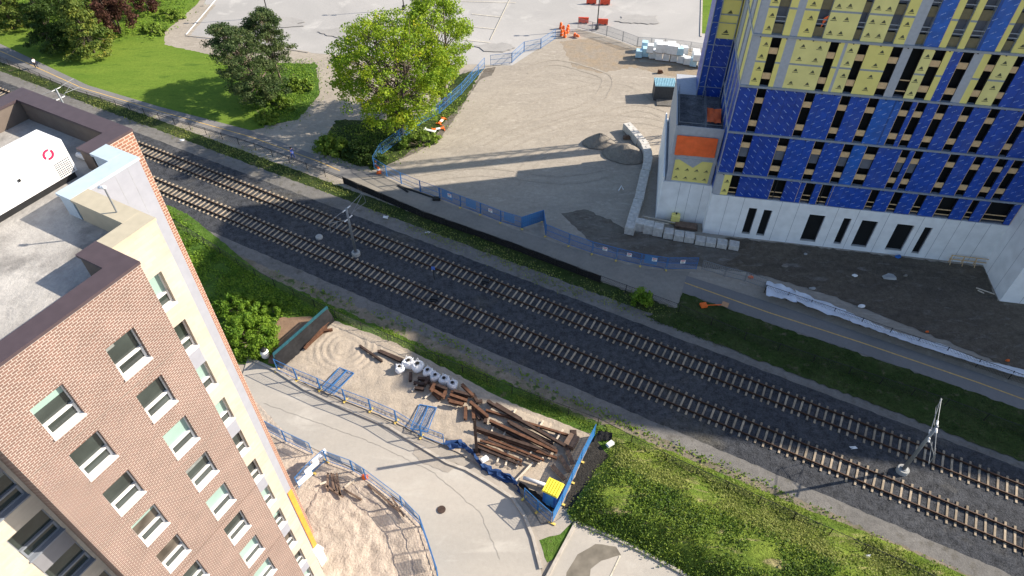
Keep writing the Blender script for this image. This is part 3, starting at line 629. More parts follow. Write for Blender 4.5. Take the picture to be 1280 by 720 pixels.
# ================================================================== RAILWAY
def railway(label, n0):
    t = thing('railway_track', label, 'railway track', tk(0, n0), TH, None)
    for sy in (-1, 1):
        b = MB(); y = sy * .755
        b.box(-150, 92, y - .075, y + .075, .2, .225); b.box(-150, 92, y - .012, y + .012, .225, .33); b.box(-150, 92, y - .037, y + .037, .33, .375, 1)
        b.build('rail', [M['rail'], M['railtop']], t)
    b = MB(); L_ = 1.26
    prof = [(-L_, .02, .215), (-.5, .02, .17), (.5, .02, .17), (L_, .02, .215)]
    for i in range(3):
        (y0, zb, z0), (y1, _, z1) = prof[i], prof[i + 1]
        b.hexa([(-.12, y0, zb), (.12, y0, zb), (.12, y1, zb), (-.12, y1, zb), (-.085, y0, z0), (.085, y0, z0), (.085, y1, z1), (-.085, y1, z1)])
    for sy in (-1, 1):
        for k in (-.1, .1): b.box(-.08, .08, sy * .755 + k - .02, sy * .755 + k + .02, .2, .245)
    xs = [-150 + .725 * i for i in range(int(241 / .725))]
    order = sorted(xs, key=lambda s: (t.location + TD * s - Vector((0, 0, H))).length + (0 if -75 < s < 62 else 500))
    proto = b.build('sleeper', M['tie'], t); proto.location = (order[0], 0, 0)
    for s in order[1:100]:
        c = proto.copy(); COL.objects.link(c); c.parent = t; c.location = (s + random.gauss(0, .02), random.gauss(0, .025), random.gauss(0, .006)); c.rotation_euler = (0, 0, random.gauss(0, .012))
    r = MB()
    for s in order[100:]: r.add([(x + s, y, z) for x, y, z in b.v], b.f)
    tag(r.build('sleepers', M['tie'], t), kind='stuff')
    return t
railway('railway track with pale concrete sleepers nearer the storage yard', 0)
FN = ((at(680, 374, .33) + at(680, 389, .33)) / 2 - NC).dot(TN)
railway('railway track with pale concrete sleepers nearer the building site', FN)

def catenary_pole(px, label, top, flip=1):
    p = at(*px, .3); t = thing('catenary_pole', label, 'catenary pole', (p.x, p.y, .05), TH, 'overhead line poles between the tracks')
    b = MB(); b.lathe([(.5, 0), (.5, .5), (.46, .55)], 18); b.build('footing', M['concrete'], t)
    b = MB(); b.tube([(0, 0, .55), (0, 0, top)], [.17, .12], 12); b.lathe([(.3, .55), (.3, .6), (.22, .6)], 12); b.build('mast', M['greysteel'], t, True)
    for sy in (-1, 1):
        b = MB(); e = 3.1
        b.tube([(0, sy * .15, top - .1), (0, sy * (e * .95), top + .15)], .032, 7)
        b.tube([(0, sy * .15, top - 1.5), (0, sy * e, top + .05)], .032, 7)
        b.tube([(.12, sy * .9, top - 1.05), (.12, sy * e, top - 1.2)], .024, 6)
        b.tube([(.12, sy * e, top - 1.2), (.1, sy * e * .95, top + .1)], .03, 6)
        b.tube([(0, sy * 1.7, top - .55), (.1, sy * 2.1, top - 1.2)], .03, 6)
        b.build('cantilever', M['greysteel'], t)
        b = MB()
        for k in range(5): b.lathe([(.05, top - .14 + k * 0.0), (.1, top - .1), (.05, top - .06)], 8, c=(0, sy * (.25 + k * .09)))
        for k in range(5): b.lathe([(.05, top - 1.52), (.1, top - 1.46), (.05, top - 1.4)], 8, c=(0, sy * (.25 + k * .09)))
        b.build('insulator', M['white'], t, True)
    return t
catenary_pole((445, 317), 'grey catenary pole between the tracks, near the gravel walk beside the round concrete base', 7.0)
catenary_pole((1128, 588), 'grey catenary pole between the tracks at the right, with a long shadow over the grass', 7.2)
catenary_pole((97, 164), 'catenary pole rising behind the brick block roof, mostly hidden', 7.0)
b = MB(); b.lathe([(.42, .05), (.44, .3), (.38, .42)], 16); b.lathe([(.12, .42), (.12, .5)], 8); p = at(399, 297, .2); o = b.build('pole_footing', M['concrete']); o.location = (p.x, p.y, 0.03)
tag(o, 'round white concrete footing without a pole, lying between the two tracks', 'concrete footing')
p = at(543, 350, 0); t = thing('marker_post', 'thin marker post with small blue plate between the tracks', 'marker post', (p.x, p.y, .1))
b = MB(); b.tube([(0, 0, 0), (0, 0, 1.6)], .05, 6); b.build('post', M['blacksteel'], t); b = MB(); b.box(-.2, .2, -.03, .03, 1.5, 1.95); b.build('plate', mat('blue plate', (.08, .16, .5), .5), t)
for i, (px, lab) in enumerate([((607, 352), 'black cable box lying between the rails of the farther track'), ((543, 374), 'black cable box lying between the rails of the nearer track')]):
    p = at(*px, .2); b = MB(); b.box(-.4, .4, -.2, .2, .16, .42); b.box(-.3, .3, -.45, -.22, .17, .3); o = b.build('cable_box', M['blacksteel']); o.location = (p.x, p.y, .03); o.rotation_euler = (0, 0, TH + .3); tag(o, lab, 'cable box', 'boxes on the track')

# ================================================================== APARTMENT BLOCK (left)
RZ = 38.25; ROOF = 37.2
A0 = at(173, 327, RZ); ATH = R(61.5)
apt = thing('apartment_building', 'brown and cream brick apartment block with stepped corner and flat gravel roof', 'building', (A0.x, A0.y, 0), ATH)
# local x = along the facade (away), local y = into the building (so b = -y)
def wall_grid(b, axis, plane, u0, u1, z0, z1, holes, depth, mi=0, mr=0):
    """flat wall with openings; axis 'x': wall runs along x at y=plane, reveals go to plane+depth"""
    us = sorted(set([u0, u1] + [h[0] for h in holes] + [h[1] for h in holes])); zs = sorted(set([z0, z1] + [h[2] for h in holes] + [h[3] for h in holes]))
    P = (lambda u, z, d=0: (u, plane + d, z)) if axis == 'x' else (lambda u, z, d=0: (plane + d, u, z))
    for i in range(len(us) - 1):
        j = 0
        while j < len(zs) - 1:
            um = (us[i] + us[i + 1]) / 2
            isin = lambda jj: any(h[0] < um < h[1] and h[2] < (zs[jj] + zs[jj + 1]) / 2 < h[3] for h in holes)
            if isin(j): j += 1; continue
            k = j
            while k + 1 < len(zs) - 1 and not isin(k + 1): k += 1
            b.quad(P(us[i], zs[j]), P(us[i + 1], zs[j]), P(us[i + 1], zs[k + 1]), P(us[i], zs[k + 1]), mi); j = k + 1
    for a0, a1, h0, h1 in holes:
        for q in (((a0, h0), (a0, h1)), ((a1, h1), (a1, h0)), ((a0, h1), (a1, h1)), ((a1, h0), (a0, h0))):
            (pu, pz), (qu, qz) = q; b.quad(P(pu, pz), P(qu, qz), P(qu, qz, depth), P(pu, pz, depth), mr)
PITCH = 2.69
FLOORS = [34.45 - PITCH * k for k in range(13)]
WH = 1.66
brick_holes = [(a0, a1, z, z + WH) for z in FLOORS if z > 1 for a0, a1 in ((-2.4, -1.22), (-5.22, -4.04))]
cream_holes = [(.1, 1.25, z, z + WH) for z in FLOORS if z > 1]
left_holes = [(-8.05, -6.62, z, z + WH) for z in FLOORS if z > 1]
b = MB(); wall_grid(b, 'x', 0, -6.49, 0, 0, RZ - .12, brick_holes, .32)
b.quad((-6.49, 1.43, 0), (-6.49, 0, 0), (-6.49, 0, RZ - .12), (-6.49, 1.43, RZ - .12)); b.quad((0, 0, 0), (0, 1.43, 0), (0, 1.43, RZ - .12), (0, 0, RZ - .12))
b.build('brick_wall', M['brick'], apt)
b = MB(); wall_grid(b, 'x', 1.43, 0.005, 1.92, 0, RZ - .12, cream_holes, .3); b.quad((1.92, 1.43, 0), (1.92, 5.15, 0), (1.92, 5.15, RZ - .12), (1.92, 1.43, RZ - .12)); b.build('cream_wall', M['cream'], apt)
b = MB(); wall_grid(b, 'x', 1.43, -9.6, -6.495, 0, RZ - .12, left_holes, .3); b.quad((-9.6, 3.0, 0), (-9.6, 1.43, 0), (-9.6, 1.43, RZ - .12), (-9.6, 3.0, RZ - .12)); b.build('cream_wall', M['cream'], apt)
b = MB(); b.box(-30, -9.605, 2.4, 14.4, 0, RZ - .12); b.build('slate_wall', M['greydark'], apt)
b = MB(); b.quad((1.925, 5.15, 0), (4.32, 5.15, 0), (4.32, 5.15, RZ - .12), (1.925, 5.15, RZ - .12)); b.quad((4.32, 5.15, 0), (4.32, 7.12, 0), (4.32, 7.12, RZ - .12), (4.32, 5.15, RZ - .12))
for k in range(1, 4): b.box(1.93 + k * .6 - .012, 1.93 + k * .6 + .012, 5.146, 5.152, 11.2, RZ - .12, 1)
b.build('grey_panel_wall', [M['greypanel'], M['podjoint']], apt)
b = MB(); b.box(3.95, 4.33, 5.09, 5.147, 2.6, 11.2); b.build('orange_sheathing', M['orange'], apt)
b = MB(); b.box(3.7, 4.36, 4.7, 5.147, 0, 2.55); b.box(3.6, 4.42, 4.55, 5.147, 2.2, 2.45); b.build('white_porch', M['white'], apt)
b = MB(); b.quad((4.325, 7.12, 0), (5.65, 7.12, 0), (5.65, 7.12, RZ - .12), (4.325, 7.12, RZ - .12)); b.quad((5.65, 7.12, 0), (5.65, 14.5, 0), (5.65, 14.5, RZ - .12), (5.65, 7.12, RZ - .12)); b.quad((5.65, 14.5, 0), (-30, 14.5, 0), (-30, 14.5, RZ - .12), (5.65, 14.5, RZ - .12)); b.build('brick_wall', M['brick2'], apt)
b = MB()
for z in FLOORS[1::2]: b.box(-6.48, -.01, -.003, .004, z + WH + .42, z + WH + .445)
b.build('movement_joint', M['innerbrown'], apt)
# window spandrels
for i, z in enumerate(FLOORS):
    if i in (2, 4, 6, 8, 10): b = MB(); b.box(.12, 1.23, 1.405, 1.43, z + WH + .0, z + PITCH - .08); b.build('spandrel', M['greypanel'], apt)
for i, z in enumerate(FLOORS):
    if i in (1, 3, 5, 7): b = MB(); b.box(-8.03, -6.64, 1.405, 1.43, z + WH, z + PITCH - .08); b.build('spandrel', M['greydark'], apt)
def apt_window(a0, a1, z, y, kind, frame):
    fr = MB(); yy = y + .2; t_ = .07; zm = z + .5
    for q in ((a0, a0 + t_ * .6, z, z + WH), (a1 - t_ * .6, a1, z, z + WH), (a0 + t_ * .6, a1 - t_ * .6, z + WH - t_ * .5, z + WH)): fr.box(q[0], q[1], yy, yy + .1, q[2], q[3])
    fr.box(a0 + .03, a1 - .03, yy - .05, yy + .1, zm, zm + .085); fr.box(a0 + .03, a1 - .03, yy - .05, yy + .1, z + .015, z + .075)
    fr.box(a0 + .03, a0 + .11, yy - .05, yy + .1, z + .075, zm); fr.box(a1 - .11, a1 - .03, yy - .05, yy + .1, z + .075, zm)
    f = fr.build('window', frame, apt)
    p = MB(); p.box(a0 + .04, a1 - .04, yy + .06, yy + .08, zm + .085, z + WH - .03, 0); p.box(a0 + .11, a1 - .11, yy + .0, yy + .02, z + .075, zm, 1)
    p.build('pane', [kind, M['glass']], f)
    rb = random.random()
    if kind is not bl and rb < .55:
        hb = random.uniform(.18, .7); q_ = MB(); q_.box(a0 + .05, a1 - .05 if rb < .38 else a0 + .05 + random.uniform(.25, .5), yy + .045, yy + .058, z + WH - .05 - hb, z + WH - .05); q_.build('blind', random.choice((M['blind'], M['curtain'], M['curtain2'])), f)
    s_ = MB(); s_.box(a0 + .003, a1 - .003, y - .05, y + .19, z + .001, z + .014); s_.box(a0 - .02, a1 + .02, y - .06, y - .003, z - .06, z + .012); s_.build('sill', frame, f)
g1 = M['glass']; bl = M['blind']; gw = M['glasswarm']
kr = [g1, g1, bl, g1, bl, g1, bl, bl, g1, bl, g1, g1, g1]; kl = [g1, g1, g1, gw, gw, g1, gw, g1, bl, g1, g1, g1, g1]
for i, z in enumerate(FLOORS):
    if z < 1: continue
    apt_window(-2.4, -1.22, z, 0, kr[i], M['offwhite']); apt_window(-5.22, -4.04, z, 0, kl[i], M['offwhite'])
    apt_window(.1, 1.25, z, 1.43, [bl, g1, bl, bl, g1, g1, bl, g1, gw, g1, bl, g1, g1][i], M['offwhite']); apt_window(-8.05, -6.62, z, 1.43, g1, M['winframe'])
# roof and parapets
b = MB(); b.add([(-6.45, .1, ROOF), (0, .1, ROOF), (0, 1.5, ROOF), (1.85, 1.5, ROOF), (1.85, 5.2, ROOF), (4.28, 5.2, ROOF), (4.28, 7.2, ROOF), (5.6, 7.2, ROOF), (5.6, 14.4, ROOF), (-30, 14.4, ROOF), (-30, 1.6, ROOF), (-6.45, 1.6, ROOF)], [tuple(range(12))])
b.build('roof', M['roofgravel'], apt)
def para(name, segs, inner, cap, hgt=RZ):
    b = MB()
    for i, (x0, x1, y0, y1) in enumerate(segs):
        b.box(x0 + .06, x1 - .06, y0 + .06, y1 - .06, ROOF - .1, hgt - .12, 0)
        b.box(x0 - .0, x1 + .0, y0 - .0, y1 + .0, hgt - .12 + i * .004, hgt + i * .004, 1)
    return b.build(name, [inner, cap], apt)
para('parapet', [(-6.52, .03, -.03, .8), (-.8, .03, .8, 2.2), (-6.52, -5.72, .8, 1.5)], M['innerbrown'], M['capbrown'])
para('parapet', [(.034, 1.95, 1.4, 2.2), (1.15, 1.95, 2.2, 5.1)], M['captan'], M['captan'], RZ - .02)
para('parapet', [(1.15, 4.35, 5.11, 5.95), (3.55, 4.35, 5.95, 7.08)], M['capblue'], M['capblue'], RZ - .01)
para('parapet', [(3.55, 5.68, 7.09, 7.92), (4.85, 5.68, 7.92, 13.7), (-9.6, 5.68, 13.7, 14.53), (-30, -9.61, 13.7, 14.53), (-9.6, -6.53, 1.4, 2.2)], M['innerbrown'], M['capbrown'], RZ - .004)
# rooftop unit, on the roof
def aloc(p): v = p - A0; return Vector((v.x * math.cos(ATH) + v.y * math.sin(ATH), -v.x * math.sin(ATH) + v.y * math.cos(ATH), 0))
ul = aloc(at(76, 174, 39.0)); uy1 = aloc(at(45, 162, 39.0)).y
un = thing('rooftop_unit', 'long white rooftop air handling unit with red ring emblem on the gravel roof', 'rooftop unit', (A0.x, A0.y, 0), ATH)
b = MB(); ux, uy0 = ul.x, ul.y; zb, zt = ROOF + .32, 39.0
b.hexa([(ux - 16, uy0, zb), (ux, uy0, zb), (ux, uy1, zb), (ux - 16, uy1, zb), (ux - 16, uy0, zt), (ux, uy0, zt), (ux, uy1, zt), (ux - 16, uy1, zt)])
for k in range(1, 8): b.box(ux - 2.1 * k - .015, ux - 2.1 * k + .015, uy0 - .006, uy0 + .01, zb + .05, zt - .02, 0)
b.build('housing', M['white'], un)
b = MB(); b.box(ux - 16, ux - .1, uy0 + .1, uy0 + .25, ROOF, zb); b.box(ux - 16, ux - .1, uy1 - .25, uy1 - .1, ROOF, zb); b.build('skid', M['blacksteel'], un)
b = MB()
for i in range(9):
    for j in range(8): x = ux - .1 - i * .075; z = zb + .06 + j * .085; b.box(x - .045, x, uy0 - .012, uy0 + .002, z, z + .05)
b.build('louvre', mat('louvre holes', (.06, .06, .065), .7), un)
b = MB(); n = 28; cx, cz = ux - .72, zb + 1.18
for i in range(n):
    if i in (3, 4, 17, 18): continue
    a0, a1 = 2 * PI * i / n, 2 * PI * (i + 1) / n
    b.quad(*[(cx + r_ * math.cos(a), uy0 - .01, cz + r_ * math.sin(a)) for r_, a in ((.13, a0), (.23, a0), (.23, a1), (.13, a1))])
b.build('emblem', M['logored'], un)
b = MB(); b.tube([(ux - 3.3, uy0 + .6, zt), (ux - 3.3, uy0 + .6, zt + .25)], .07, 8); b.box(ux - 2.2, ux - 2.1, uy0 - .05, uy0, zb + .8, zb + .9); b.build('fitting', M['blacksteel'], un)
p = at(160, 292, ROOF); ms = thing('roof_mast', 'thin roof mast with white lamp head behind the tan parapet', 'roof mast', (p.x, p.y, ROOF))
b = MB(); b.tube([(0, 0, 0), (0, 0, 2.15)], [.035, .03], 8); b.lathe([(.15, 0), (.12, .05)], 8); b.build('pole', M['greysteel'], ms); b = MB(); b.lathe([(.04, 2.1), (.08, 2.13), (.08, 2.2), (.04, 2.23)], 10); b.box(-.2, .03, -.06, .06, 2.13, 2.19); b.build('lamp_head', M['white'], ms, True)
b = MB(); b.tube([(ux + .9, uy0 + .3, ROOF + .12), (ux + .9, uy0 + 1.3, ROOF + .12)], .12, 8); o = b.build('roof_pipe', M['pvc'], None); o.location = (A0.x, A0.y, 0); o.rotation_euler = (0, 0, ATH); tag(o, 'short pale pipe lying on the gravel roof past the white unit', 'pipe')

# ================================================================== TOWER UNDER CONSTRUCTION (right)
F0 = at(878, 291); TTH = R(-10.3); r1 = Vector((math.cos(TTH), math.sin(TTH), 0)); r2 = Vector((-math.sin(TTH), math.cos(TTH), 0))
tw = thing('tower_under_construction', 'unfinished tower with blue and yellow wrapped storeys above a white podium', 'building', (F0.x, F0.y, 0), TTH)
def onR(x, y, dd=0):
    q = ray(x, y); k = (dd + F0.dot(r2)) / (q[0] * r2.x + q[1] * r2.y); return (q[0] * k - F0.x) * r1.x + (q[1] * k - F0.y) * r1.y, H + q[2] * k
TOP = 36.5; CE = 32.0
z8 = lambda x, y: (960 + x / 3, 240 + y / 3)
PZ = 5.85
pod_holes = [(4.5, 5.45, .55, 4.5), (6.2, 7.15, .55, 4.45), (11.3, 13.07, .5, 4.5), (15.1, 15.95, .6, 4.5), (17.1, 18.85, .55, 4.48), (20.9, 22.75, .6, 4.5), (23.88, 24.72, .5, 4.45)]
b = MB(); wall_grid(b, 'x', 0, 0, CE, 0, PZ, pod_holes, .35); b.quad((0, 14, 0), (0, 0, 0), (0, 0, PZ), (0, 14, PZ))
b.quad((0, 0, PZ), (CE, 0, PZ), (CE, 1, PZ), (0, 1, PZ))
for c in (1.9, 3.7, 7.9, 9.8, 14.1, 16.4, 19.6, 23.3, 25.6, 27.1, 28.6, 30.2): b.box(c - .02, c + .02, -.004, .003, .02, PZ, 1)
b.build('podium_wall', [M['podium'], M['podjoint']], tw)
for h in pod_holes:
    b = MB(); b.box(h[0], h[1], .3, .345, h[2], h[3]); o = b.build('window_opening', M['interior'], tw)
    q = MB(); q.box(h[0] + .02, h[1] - .02, .05, .3, h[2] + .01, h[2] + .1); q.build('sill', M['concrete'], o)
    q = MB()
    for fx in ((h[0] + .01, h[0] + .07), (h[1] - .07, h[1] - .01)): q.box(fx[0], fx[1], .16, .28, h[2] + .1, h[3] - .01)
    q.box(h[0] + .07, h[1] - .07, .16, .28, h[3] - .1, h[3] - .01); q.build('frame', M['interior2'], o)
b = MB(); b.box(CE, CE + 95, -6, 16, 0, 10.5); b.build('wing', M['podium'], tw)
b = MB(); b.box(CE + .01, CE + 95, -5.9, 16, 10.5, 39.5); b.build('wing_storeys', M['bluea'], tw)
for z in (11.6, 17, 22.4, 27.8, 33.2):
    b = MB(); b.box(CE + .6, CE + 94.4, -6.02, -5.89, z - .55, z - .35, 1)
    for k in range(34): b.box(CE + 1.2 + k * 2.76, CE + 2.4 + k * 2.76, -5.93, -5.89, z, z + 3.9, 0)
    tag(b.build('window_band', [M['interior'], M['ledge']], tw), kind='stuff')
b = MB()
for c in (-1.5, -4.2): b.box(CE - .006, CE, c - .02, c + .02, .05, 39, 0)
for c in (34, 36, 38.2, 41): b.box(c - .02, c + .02, -6.006, -6, .05, 39, 0)
b.build('wing_joints', M['podjoint'], tw)
# floors
S4 = .2083333
R1 = lambda x, y: (880 + x * S4, y * S4); R2 = lambda x, y: (1080 + x * S4, y * S4); R3 = lambda x, y: (880 + x * S4, 100 + y * S4); R4 = lambda x, y: (1080 + x * S4, 100 + y * S4)
def cc(T, x, y): return onR(*T(x, y))[0]
def row(*parts):
    out = []
    for T, y0, y1, X, K in parts:
        for x, k in zip(X, K): out.append((cc(T, x, y0 + (y1 - y0) * x / 960), k))
    return out
band1 = row((R3, 620, 660, [60, 110, 155, 205, 435, 485, 605, 660, 705, 765], 'GYoBobogob'), (z8, 25, 85, [0, 100, 120, 155, 190, 225, 365, 395, 450, 482, 540, 572, 632, 692, 745, 772, 815, 905], 'obobobobobobobobob'))
band2 = row((R3, 425, 510, [115, 207, 262, 418, 478, 628, 685, 800, 855, 935], 'bOcOaOaOdO'), (R4, 495, 610, [50, 185, 232, 262, 310, 465, 520, 612, 665, 745, 800, 835, 890], 'aOaOaOaOaOaOa'))
band3 = row((R3, 175, 235, [180, 285, 337, 570, 625, 780, 835, 945], 'bOcOaOaO'), (R4, 240, 335, [40, 180, 235, 265, 320, 390, 445, 535, 590, 690, 745, 880, 930], 'dOaOaOaOaOaOa'))
band4 = row((R1, 365, 395, [238, 305, 368, 425, 455, 512, 716, 768, 800, 818, 890, 945], 'GYOYGYOYGYOY'), (R2, 425, 480, [0, 115, 175, 230, 300, 365, 430, 470, 530, 595, 650, 695, 750, 850, 895], 'YOGoYOYaOGYOYOa'))
band5 = row((R1, 90, 115, [318, 375, 432, 500, 545, 592, 682, 750, 890, 935], 'GYPYGYPYYP'), (R2, 125, 190, [20, 160, 225, 290, 355, 412, 505, 548, 620, 660, 740, 850, 884, 950], 'YPYGPdYPYPdYPY'))
bands = [(PZ, 8.95, band1), (8.95, 14.25, band2), (14.25, 19.65, band3), (19.65, 25.0, band4), (25.0, 30.4, band5), (30.4, 36.0, band5)]
BMAT = {'a': 'bluea', 'b': 'blueb', 'c': 'blueb', 'd': 'bluec'}
for bi, (z0, z1, bd) in enumerate(bands):
    bd = sorted(bd); zz0 = z0 + .12; zz1 = z1 - .1
    for i, (c0, k) in enumerate(bd):
        c1 = bd[i + 1][0] if i + 1 < len(bd) else CE
        if i == 0: c0 = 0.0
        c1 = min(c1, CE - .05)
        if c1 - c0 < .12: continue
        if k == 'B': k = 'c'
        if bi == 0 and k == 'b': k = 'a' if c0 > 8 else 'c'
        if k in BMAT:
            m_ = MB(); m_.box(c0, c1, -.02, .3, zz0, zz1); m_.box(c1 - .03, c1 + .005, -.035, .1, zz0, zz1, 1); m_.build('membrane_panel', [M[BMAT[k]], M['plywood']], tw)
        elif k in 'YG':
            m_ = MB(); m_.box(c0, c1, -.01, .3, zz0, zz1)
            if k == 'Y':
                zm = (zz0 + zz1) / 2
                if bi >= 3: m_.box(c0, c1, -.018, .0, zm - .09, zm + .09, 2)
                nx = max(1, int(round((c1 - c0) / 1.35)))
                for ix in range(nx):
                    x = c0 + (c1 - c0) * (ix + .5) / nx
                    for iz in range(max(1, int((zz1 - zz0) / 1.25))):
                        z = zz0 + .55 + iz * 1.25 + random.uniform(-.06, .06); xx = x + random.uniform(-.1, .1)
                        if c1 - c0 < .7: continue
                        m_.add([(xx - .2, -.022, z), (xx + .2, -.022, z), (xx + .06, -.022, z + .25), (xx - .03, -.022, z + .29)], [(0, 1, 2, 3)], 1)
                        m_.add([(xx - .28, -.022, z - .13), (xx + .28, -.022, z - .13), (xx + .28, -.022, z - .07), (xx - .28, -.022, z - .07)], [(0, 1, 2, 3)], 1)
            m_.build('sheathing_board' if k == 'Y' else 'steel_panel', [random.choice((M['yellow'], M['yellow'], M['yellowpale'])) if k == 'Y' else M['gypsum'], M['mark'], M['tape']], tw)
        elif k in 'Oo':
            m_ = MB(); hh = zz1 - zz0
            for jx in (c0 + .02, c1 - .02): m_.box(jx - .018, jx + .018, .06, .22, zz0, zz1, 2)
            if k == 'O':
                for f0, f1 in ((.66, .78), (.145, .27)): m_.box(c0, c1, .08, .2, zz0 + hh * f0, zz0 + hh * f1, 0)
                if bi == 1 and c0 < 20: m_.box(c0, c1, .2, .3, zz0 + hh * .42, zz0 + hh * .66, 1)
            else:
                for f0 in (.12, .34): m_.box(c0, c1, .1, .18, zz0 + hh * f0, zz0 + hh * f0 + .09, 0)
                m_.box(c0, c1, .1, .5, zz0, zz0 + .1, 1)
            m_.build('opening_frame', [M['plywood'], M['interior2'], M['blacksteel']], tw)
        elif k == 'P':
            m_ = MB(); hh = zz1 - zz0
            for jx in (c0 + .02, c1 - .02): m_.box(jx - .018, jx + .018, .1, .66, zz0, zz1, 2)
            m_.box(c0, c1, .3, .4, zz0, zz0 + hh * .18, 0); m_.box(c0, c1, .3, .4, zz0 + hh * .5, zz0 + hh * .68, 0)
            m_.box(c0, c1, .6, .66, zz0 + hh * .18, zz0 + hh * .5, 1); m_.box(c0, c1, .6, .66, zz0 + hh * .68, zz1, 1)
            for f0 in (.24, .32, .76): m_.box(c0, c1, .12, .18, zz0 + hh * f0, zz0 + hh * f0 + .08, 2)
            m_.build('opening_frame', [M['olive'], M['interior2'], M['ledge']], tw)
    sb = MB(); sb.box(-.05, CE - .02, -.16, .3, z1 - .1, z1 + .12)
    for k in range(26): sb.box(.6 + k * 1.22, .72 + k * 1.22, -.19, -.1, z1 - .18, z1 - .1, 1)
    sb.build('shelf_angle', [M['ledge'], M['blacksteel']], tw)
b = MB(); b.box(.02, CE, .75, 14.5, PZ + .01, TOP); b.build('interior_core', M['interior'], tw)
b = MB(); b.box(-.1, CE, -.1, 14.6, TOP, TOP + .4); b.build('roof', M['concrete'], tw)
# left return of the tower: steel posts and yellow boards
b = MB()
for i in range(6):
    y0 = .35 + i * 2.35; b.box(-.02, .02, y0, y0 + 1.9, 19.8, TOP - .1, 0 if i % 2 == 0 else 1); b.box(-.02, .02, y0, y0 + 1.9, PZ + .1, 19.6, 2)
for i in range(7): b.box(-.09, .06, .2 + i * 2.35 - .1, .2 + i * 2.35 + .1, PZ + .05, TOP - .02, 1)
for z0, z1, _ in bands: b.box(-.12, .02, -.1, 14.4, z1 - .09, z1 + .11, 1)
b.build('side_sheathing', [M['yellow'], M['gypsum'], M['bluea']], tw)
# left wing: white base, yellow and orange bay, stone terrace, blue wall behind
b = MB(); b.box(-5.6, -.005, 1.75, 16, 0, PZ - .1)
for c in (-3.6, -2.4, -.9): b.box(c - .02, c + .02, 1.744, 1.751, .02, PZ - .1, 1)
b.box(-5.78, -5.6, 1.5, 16, 0, 6.6)
b.build('wing_base', [M['podium'], M['podjoint']], tw)
b = MB(); b.box(-5.3, -.13, 1.95, 15.9, PZ - .1, 12.25); b.box(-5.4, -.13, 1.86, 1.95, 11.5, 13.3); b.box(-5.4, -4.9, 1.8, 1.95, PZ, 13.3); b.box(-.46, -.14, 1.88, 1.95, PZ, 11.5); b.box(-4.9, -.5, 1.9, 1.95, 8.9, 9.05)
b.box(-5.4, -5.25, 1.95, 11, 12.25, 13.3); b.build('wing_frame', M['gypsum'], tw)
m_ = MB(); m_.add([(-4.75, 1.93, PZ + .05), (-.55, 1.93, PZ + .05), (-.5, 1.93, 8.85), (-1.7, 1.93, 8.85), (-2.6, 1.93, 7.9), (-4.3, 1.93, 8.85), (-4.75, 1.93, 8.75)], [tuple(range(7))])
for ix in range(4):
    for iz in range(2):
        x, z = -4.3 + ix * 1.1, PZ + .5 + iz * 1.15; m_.add([(x - .2, 1.925, z), (x + .2, 1.925, z), (x + .04, 1.925, z + .25)], [(0, 1, 2)], 1); m_.add([(x - .26, 1.925, z - .12), (x + .26, 1.925, z - .12), (x + .26, 1.925, z - .06), (x - .26, 1.925, z - .06)], [(0, 1, 2, 3)], 1)
m_.build('sheathing_board', [M['yellow'], M['mark']], tw)
b = MB(); b.quad((-5.2, 2.0, 12.3), (-.15, 2.0, 12.3), (-.15, 10.8, 12.3), (-5.2, 10.8, 12.3)); b.build('terrace_stones', M['darkstone'], tw)
b = MB()
for z in (12.9, 13.5):
    b.tube([(-5.1, 2.3, z), (-.3, 2.3, z)], .03, 5); b.tube([(-5.1, 2.3, z), (-5.1, 10.7, z)], .03, 5); b.tube([(-2.1, 2.4, z), (-2.1, 10.7, z)], .03, 5)
for x, y in ((-5.1, 2.3), (-2.1, 2.3), (-.3, 2.3), (-5.1, 6), (-5.1, 10.7), (-2.1, 6)): b.tube([(x, y, 12.3), (x, y, 13.6)], .03, 5)
b.build('guard_rail', M['greysteel'], tw)
b = MB(); b.box(-2.15, -.13, 10.8, 15.5, 12.3, 19.5); b.build('blue_wall', M['blueb'], tw)
b = MB(); b.box(-2.2, -.13, 10.8, 15.5, 19.52, TOP - 1)
for k in range(6): b.box(-2.2, -.13, 10.76, 10.8, 22.2 + 2.7 * k, 22.35 + 2.7 * k, 2)
for k in range(7):
    for j in range(1):
        for z in (20.2 + k * 2.2,): x = -1.2; b.add([(x - .3, 10.77, z), (x + .3, 10.77, z), (x + .05, 10.77, z + .4)], [(0, 1, 2)], 1); b.add([(x - .4, 10.77, z - .2), (x + .4, 10.77, z - .2), (x + .4, 10.77, z - .1), (x - .4, 10.77, z - .1)], [(0, 1, 2, 3)], 1)
b.build('yellow_wall', [M['yellow'], M['mark'], M['tape']], tw)
b = MB(); b.box(-2.9, -2.22, 10.9, 15.5, 12.3, TOP - 1); b.build('side_wall', M['bluea'], tw)
b = MB()
for x in (-2.95, -2.2, -.2): b.tube([(x, 10.6, 12.3), (x, 10.6, TOP - 1)], .06, 5)
for k in range(9): b.tube([(-2.95, 10.6, 13.6 + k * 2.6), (-.2, 10.6, 13.6 + k * 2.6)], .04, 5)
b.build('steel_frame', M['ledge'], tw)
